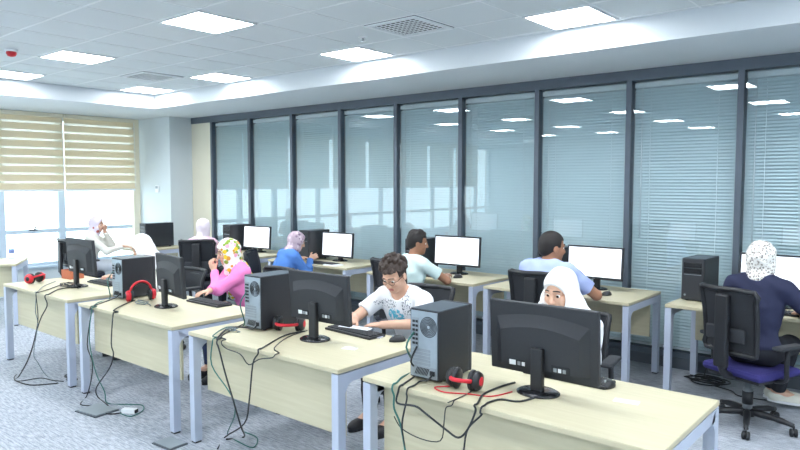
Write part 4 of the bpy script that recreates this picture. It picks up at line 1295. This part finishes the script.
    # ------- hair / scarf
    if scarf:
        Hf = Field(HC + np.array((-0.42, -0.42, -0.52)), HC + np.array((0.42, 0.42, 0.26)), h * 1.1)
        hh(Hf, (0, -0.018, 0.036), (0.092, 0.112, 0.102), k=0.02)
        hh(Hf, (0, 0.000, -0.035), (0.086, 0.092, 0.098), k=0.03)
        if scarfstyle == 'tuck':
            hh(Hf, (0, -0.06, 0.01), (0.075, 0.07, 0.085), k=0.03)
            Hf.cone(hp_(0, -0.01, -0.07), neck0 + T @ np.array((0, 0.0, 0.005)), 0.085 * s, 0.088 * s, 0.03)
        elif scarfstyle == 'drape':
            Hf.cone(hp_(0, -0.005, -0.06), neck0 + T @ np.array((0, 0.02, -0.03)), 0.10 * s, 0.14 * s, 0.05)
            for q in (-1, 1):
                Hf.cone(hp_(q * 0.05, -0.01, -0.08), tp(q * 0.15, 0.02, 0.40), 0.085 * s, 0.088 * s, 0.06)
                Hf.cone(tp(q * 0.15, 0.02, 0.40), tp(q * 0.16, 0.07, 0.20), 0.088 * s, 0.075 * s, 0.06)
            Hf.cone(tp(0, 0.06, 0.40), tp(0, 0.10, 0.24), 0.10 * s, 0.09 * s, 0.06)
            Hf.cone(tp(0, -0.05, 0.42), tp(0, -0.06, 0.24), 0.09 * s, 0.08 * s, 0.06)
        elif scarfstyle == 'shawl':
            hh(Hf, (0, -0.06, 0.0), (0.078, 0.075, 0.09), k=0.03)
            Hf.cone(hp_(0, -0.01, -0.07), neck0 + T @ np.array((0, 0.01, 0.0)), 0.085 * s, 0.10 * s, 0.04)
            Hf.cone(tp(0.03, 0.06, 0.42), tp(0.02, 0.11, 0.22), 0.06 * s, 0.045 * s, 0.03)
            Hf.cone(tp(0, -0.06, 0.43), tp(0, -0.095, 0.30), 0.07 * s, 0.05 * s, 0.04)
        Hf.wrinkle(0.0038, 42, len(label) * 0.9)
        # face opening
        hh(Hf, (0, 0.12, -0.018), (wide, 0.115, 0.093), k=0.010, op='s')
        Hf.mesh('headscarf', scarf, b)
        Hc = Field(HC - 0.14, HC + 0.16, h)
        hh(Hc, (0, -0.008, 0.040), (0.079, 0.097, 0.086), k=0.0)
        hh(Hc, (0, 0.13, -0.020), (wide - 0.002, 0.115, 0.093), k=0.006, op='s')
        Hc.mesh('underscarf', scarf, b)
    else:
        Hf = Field(HC - 0.2, HC + 0.2, 0.0055)
        rnd = random.Random(len(label))
        if hairstyle == 'curly':
            hh(Hf, (0, -0.018, 0.048), (0.086, 0.102, 0.090), k=0.01)
            for _ in range(90):
                a = rnd.uniform(0, 2 * math.pi); el = math.asin(rnd.uniform(-0.1, 1))
                dx, dy, dz = math.cos(a) * math.cos(el), math.sin(a) * math.cos(el), math.sin(el)
                rr = rnd.uniform(0.013, 0.020)
                hh(Hf, (dx * 0.088, -0.018 + dy * 0.104, 0.055 + dz * 0.094), (rr, rr, rr), k=0.003)
        else:
            e = 0.008 if hairstyle == 'short' else 0.010
            hh(Hf, (0, -0.016, 0.037), (0.075 + e, 0.094 + e, 0.084 + e), k=0.01)
            if hairstyle == 'crop':
                for _ in range(40):
                    a = rnd.uniform(0, 2 * math.pi); el = math.asin(rnd.uniform(0.35, 1))
                    dx, dy, dz = math.cos(a) * math.cos(el), math.sin(a) * math.cos(el), math.sin(el)
                    hh(Hf, (dx * 0.074, -0.014 + dy * 0.094, 0.045 + dz * 0.084), (0.017, 0.017, 0.017), k=0.008)
            hh(Hf, (0, -0.062, -0.015), (0.064, 0.052, 0.060), k=0.02)
        X, Y, Z = Hf.ax[0][:, None, None] - HC[0], Hf.ax[1][None, :, None] - HC[1], Hf.ax[2][None, None, :] - HC[2]
        qx, qy, qz = [(Hm[0, i] * X + Hm[1, i] * Y + Hm[2, i] * Z) / hs for i in range(3)]
        front = np.maximum(qy - 0.105 , 0.052 + 0.10 * np.abs(qx) - qz) 
        keep = np.where(qy > 0.035, (0.072 if hairstyle == 'curly' else 0.060) - qz + 0.0 * qx, np.where(qy > -0.015, 0.005 - qz, -0.075 - qz)) 
        Hf.d = np.maximum(Hf.d, keep.astype(np.float32))
        Hf.mesh('hair', hair, b)
        if beard:
            Bf = Field(HC - 0.2, HC + 0.2, 0.005)
            hh(Bf, (0, 0.020, -0.045), (0.0625, 0.0745, 0.079), k=0.01)
            hh(Bf, (0, 0.062, -0.094), (0.028, 0.026, 0.024), k=0.02)
            X, Y, Z = Bf.ax[0][:, None, None] - HC[0], Bf.ax[1][None, :, None] - HC[1], Bf.ax[2][None, None, :] - HC[2]
            qx, qy, qz = [(Hm[0, i] * X + Hm[1, i] * Y + Hm[2, i] * Z) / hs for i in range(3)]
            kp = np.maximum(qz - (-0.055 + 0.9 * (np.abs(qx) - 0.03)), -qy - 0.0)
            Bf.d = np.maximum(Bf.d, kp.astype(np.float32))
            hh(Bf, (0, 0.09, -0.060), (0.028, 0.03, 0.016), k=0.004, op='s')
            Bf.mesh('beard', hair, b)
    if glasses_on:
        gl = MB()
        for q in (-1, 1):
            gl.tube([hp_(q * (0.031 + 0.022 * math.cos(a)), 0.099 - 0.006 * abs(math.cos(a)), 0.0 + 0.016 * math.sin(a)) for a in [2 * math.pi * k / 18 for k in range(18)]], 0.0019, 6, smooth=1, closed=True)
            gl.tube([hp_(q * 0.053, 0.093, 0.006), hp_(q * 0.071, 0.07, 0.007), hp_(q * 0.079, 0.0, 0.006), hp_(q * 0.08, -0.02, -0.008)], 0.0019, 6, smooth=2)
        gl.tube([hp_(-0.009, 0.099, 0.003), hp_(0, 0.102, 0.006), hp_(0.009, 0.099, 0.003)], 0.0018, 6, smooth=2)
        gl.build('glasses', 'blackgloss', b)
    return b, arms, FH, FT

M['skin_light'] = mat('light_skin', (216, 174, 150), 0.55, noise=0.04, nscale=30, spec=0.3)
M['skin_tan'] = mat('tan_skin', (196, 152, 126), 0.55, noise=0.04, nscale=30, spec=0.3)
M['skin_dark'] = mat('brown_skin', (168, 122, 96), 0.55, noise=0.04, nscale=30, spec=0.3)
M['lips_light'] = mat('pink_lips', (196, 122, 114), 0.45, noise=0.03)
M['lips_tan'] = mat('rose_lips', (166, 102, 92), 0.45, noise=0.03)
M['lips_dark'] = mat('brown_lips', (134, 86, 74), 0.45, noise=0.03)
M['eyewhite'] = mat('eye_white', (236, 234, 230), 0.3, noise=0.01)
M['iris'] = mat('dark_iris', (44, 30, 24), 0.2, noise=0.05)
M['hair_black'] = mat('black_hair', (34, 29, 28), 0.6, noise=0.3, nscale=200, bump=0.3, bscale=220)
M['hair_brown'] = mat('dark_brown_hair', (62, 50, 44), 0.6, noise=0.35, nscale=160, bump=0.4, bscale=160)
M['top_white'] = mat('white_cloth', (240, 243, 246), 0.85, noise=0.02, spec=0.2)
M['scarf_white'] = mat('white_scarf_cloth', (246, 248, 250), 0.85, noise=0.015, spec=0.2)
M['top_pink'] = mat('bright_pink_jersey', (250, 140, 200), 0.85, noise=0.06, spec=0.2)
M['top_cream'] = mat('cream_cloth', (226, 224, 214), 0.85, noise=0.04, spec=0.2)
M['top_palepink'] = mat('pale_pink_cloth', (226, 190, 206), 0.85, noise=0.04, spec=0.2)
M['top_blue'] = mat('blue_cloth', (88, 134, 206), 0.85, noise=0.06, spec=0.2)
M['top_mint'] = mat('mint_cloth', (218, 240, 238), 0.85, noise=0.03, spec=0.2)
M['top_lightblue'] = mat('light_blue_shirt_cloth', (176, 190, 234), 0.85, noise=0.04, spec=0.2)
M['top_navy'] = mat('navy_cloth', (46, 50, 76), 0.8, noise=0.1, spec=0.25)
M['top_print'] = shirt_print_mat()
M['cloth_dark'] = mat('dark_trouser_cloth', (36, 38, 46), 0.9, noise=0.1)
M['cloth_denim'] = mat('denim', (58, 70, 104), 0.9, noise=0.12, nscale=120)
M['cloth_grey'] = mat('grey_skirt_cloth', (190, 196, 204), 0.9, noise=0.04)
M['shoe_dark'] = mat('dark_shoe_leather', (40, 40, 44), 0.5, noise=0.1)
M['shoe_light'] = mat('off_white_shoe', (222, 222, 210), 0.7, noise=0.05)
M['scarf_floral'] = spots('floral_scarf', (240, 244, 236), [(236, 206, 60), (140, 170, 70), (246, 250, 246), (214, 160, 70), (246, 250, 246), (120, 190, 110), (240, 180, 200)], 26, 0.55)
M['scarf_speckle'] = spots('speckled_scarf', (244, 242, 236), [(160, 152, 144), (128, 122, 118), (200, 192, 182)], 62, 0.42)
M['scarf_mauve'] = spots('mauve_scarf', (198, 178, 190), [(160, 136, 156), (220, 204, 212), (130, 110, 132)], 26, 0.4)
M['scarf_band'] = spots('lilac_scarf', (216, 206, 220), [(170, 96, 90), (228, 218, 228), (150, 110, 120)], 14, 0.34)
M['scarf_pinkwhite'] = mat('pinkish_white_scarf', (238, 226, 234), 0.85, noise=0.03)
M['sequin'] = spots('teal_sequins', (206, 232, 230), [(52, 152, 150), (120, 196, 190), (236, 246, 246)], 90, 0.5, 0.4)

PD = -1  # palms down
down = (0, 0, -1)
# front row, facing -Y (rz 180)
person('woman in white headscarf bent low over the far left front desk', (-6.34, 3.70), 180, s=0.95, lean=20, pz=0.52, head=(-24, 32, 0), rh=(-6.56, 3.26, 0.785), lh=(-6.15, 3.26, 0.785),
       scarf='scarf_white', scarfstyle='drape', top='top_cream', h=0.0068)
person('woman in bright pink top and floral headscarf, hand raised to her chin', (-4.98, 3.80), 180, s=0.95, lean=20, side=4, tyaw=-14, head=(-22, 14, 0), rh=(-4.90, 3.26, 0.785), lh=(-5.14, 3.50, 0.935), lcurl=68,
       lpose=((0.35, 0.15, 0.9), (0.25, -0.95, 0.2)), lpole=(-0.7, 0.6, -0.9), rpose=((0.1, 1, -0.1), down), scarf='scarf_floral', scarfstyle='shawl', top='top_pink', trousers='cloth_denim', h=0.006)
person('man with glasses and curly dark hair in printed white T-shirt', (-3.06, 3.86), 180, s=1.0, lean=27, tyaw=4, head=(8, 30, 0), pz=0.52, rh=(-3.14, 3.26, 0.785), lh=(-2.90, 3.27, 0.785),
       lpose=((0.9, 0.45, -0.05), down), rpose=((-0.1, 1, -0.1), down), lpole=(-0.9, 0.1, -0.35), rpole=(0.9, -0.2, -0.5), top='top_print', topname='tee_shirt', sleeve=0.66, hair='hair_brown', hairstyle='curly', glasses_on=True, female=False, h=0.0055, skin='skin_light', trousers='cloth_dark')
person('woman in plain white headscarf facing us above the nearest monitor', (-1.78, 3.80), 180, s=0.95, hsc=1.13, wide=0.080, pz=0.515, lean=18, head=(-4, 12, 0), rh=(-1.66, 3.24, 0.785), lh=(-1.44, 3.18, 0.795), skin='skin_light',
       scarf='scarf_white', scarfstyle='drape', top='top_white', cuff='sequin', h=0.005, lpole=(-0.9, -0.2, -0.5))
# by the window and along the partition, facing +Y
person('woman in cream jacket by the window, chin on hand', (-9.62, 4.40), -28, s=0.95, lean=14, head=(-28, 6, 0), rh=(-9.28, 4.78, 0.80), lh=(-9.50, 4.62, 1.02), lcurl=60, lpose=((0.2, 0.25, 0.9), (0.5, -0.8, 0.1)), lpole=(-0.3, 0.6, -0.9),
       rpose=((0.1, 1, -0.1), down), scarf='scarf_band', scarfstyle='tuck', top='top_cream', topname='jacket', trousers='cloth_grey', h=0.0068)
person('woman in pale pink with whitish headscarf seen from behind a chair', (-7.56, 4.95), 30, s=0.95, lean=8, head=(0, 8, 0), rh=(-7.62, 5.42, 0.79), lh=(-7.94, 5.38, 0.79), scarf='scarf_pinkwhite', scarfstyle='tuck', top='top_palepink', h=0.0068)
person('woman in blue jacket and mauve headscarf leaning over the partition desk', (-6.13, 4.98), -12, s=0.95, lean=32, pz=0.51, head=(-22, 20, 0), rh=(-5.98, 5.44, 0.81), lh=(-6.22, 5.46, 0.80), scarf='scarf_mauve', scarfstyle='tuck', top='top_blue', topname='jacket', h=0.0065,
       rpose=((-0.1, 0.9, 0.25), (-0.8, 0, -0.4)))
person('man in mint T-shirt with cropped dark hair reaching for his mouse', (-4.13, 5.00), 0, s=0.98, lean=14, tyaw=-12, head=(-42, 8, 0), pz=0.53, rh=(-3.93, 5.42, 0.79), lh=(-4.26, 5.42, 0.79), rpole=(0.9, -0.4, -0.4), top='top_mint', topname='tee_shirt', sleeve=0.62,
       hair='hair_black', hairstyle='crop', female=False, skin='skin_dark', h=0.006)
person('man in light blue shirt with short black hair, back to us', (-2.60, 4.92), 0, nk=0.082, pz=0.555, s=1.08, lean=12, tyaw=-8, head=(-34, 6, 0), rh=(-2.34, 5.40, 0.79), lh=(-2.80, 5.40, 0.79), rpole=(0.9, -0.3, -0.5), top='top_lightblue', sleeve=0.72, hair='hair_black', hairstyle='short', female=False,
       skin='skin_dark', h=0.006, bulk=1.18)
person('woman in navy jacket and speckled white headscarf with off-white shoes at right', (-1.06, 5.18), -6, nk=0.092, s=1.04, lean=9, head=(-2, 6, 0), pz=0.555, toe=-75, feet={'r': (-0.10, 0.10, 0.045), 'l': (0.05, 0.20, 0.035)}, rh=(-0.80, 5.50, 0.79), lh=(-1.14, 5.54, 0.79), rpole=(0.9, -0.3, -0.6), scarf='scarf_speckle', scarfstyle='tuck', top='top_navy', topname='jacket',
       trousers='cloth_dark', shoes='shoe_light', h=0.006)

make_chair('black task chair under the woman bent over in white headscarf', (-6.36, 3.84, 0), math.pi, top=0.78)
make_chair('black task chair under the woman in pink', (-4.98, 3.88, 0), math.pi, top=0.90)
make_chair('black task chair behind the man with glasses', (-3.16, 3.93, 0), math.pi + 0.1, top=0.90)
make_chair('black task chair behind the woman facing us in white headscarf', (-1.88, 3.90, 0), math.pi + 0.15, top=0.86)
make_chair('black task chair under the woman by the window', (-9.60, 4.33, 0), R(-5), top=0.92)
make_chair('black mesh chair with upright back behind the woman in pale pink', (-7.44, 4.87, 0), R(46), top=1.0)
make_chair('black task chair under the woman in the blue jacket', (-6.12, 4.95, 0), R(-55), top=0.92)
make_chair('black task chair behind the man in mint T-shirt', (-4.04, 4.90, 0), R(-4))
make_chair('black mesh chair behind the man in light blue shirt', (-2.49, 4.83, 0), R(0), top=1.03)
make_chair('black mesh chair with blue seat under the woman in navy', (-1.08, 5.15, 0), R(-24), 'seatblue')
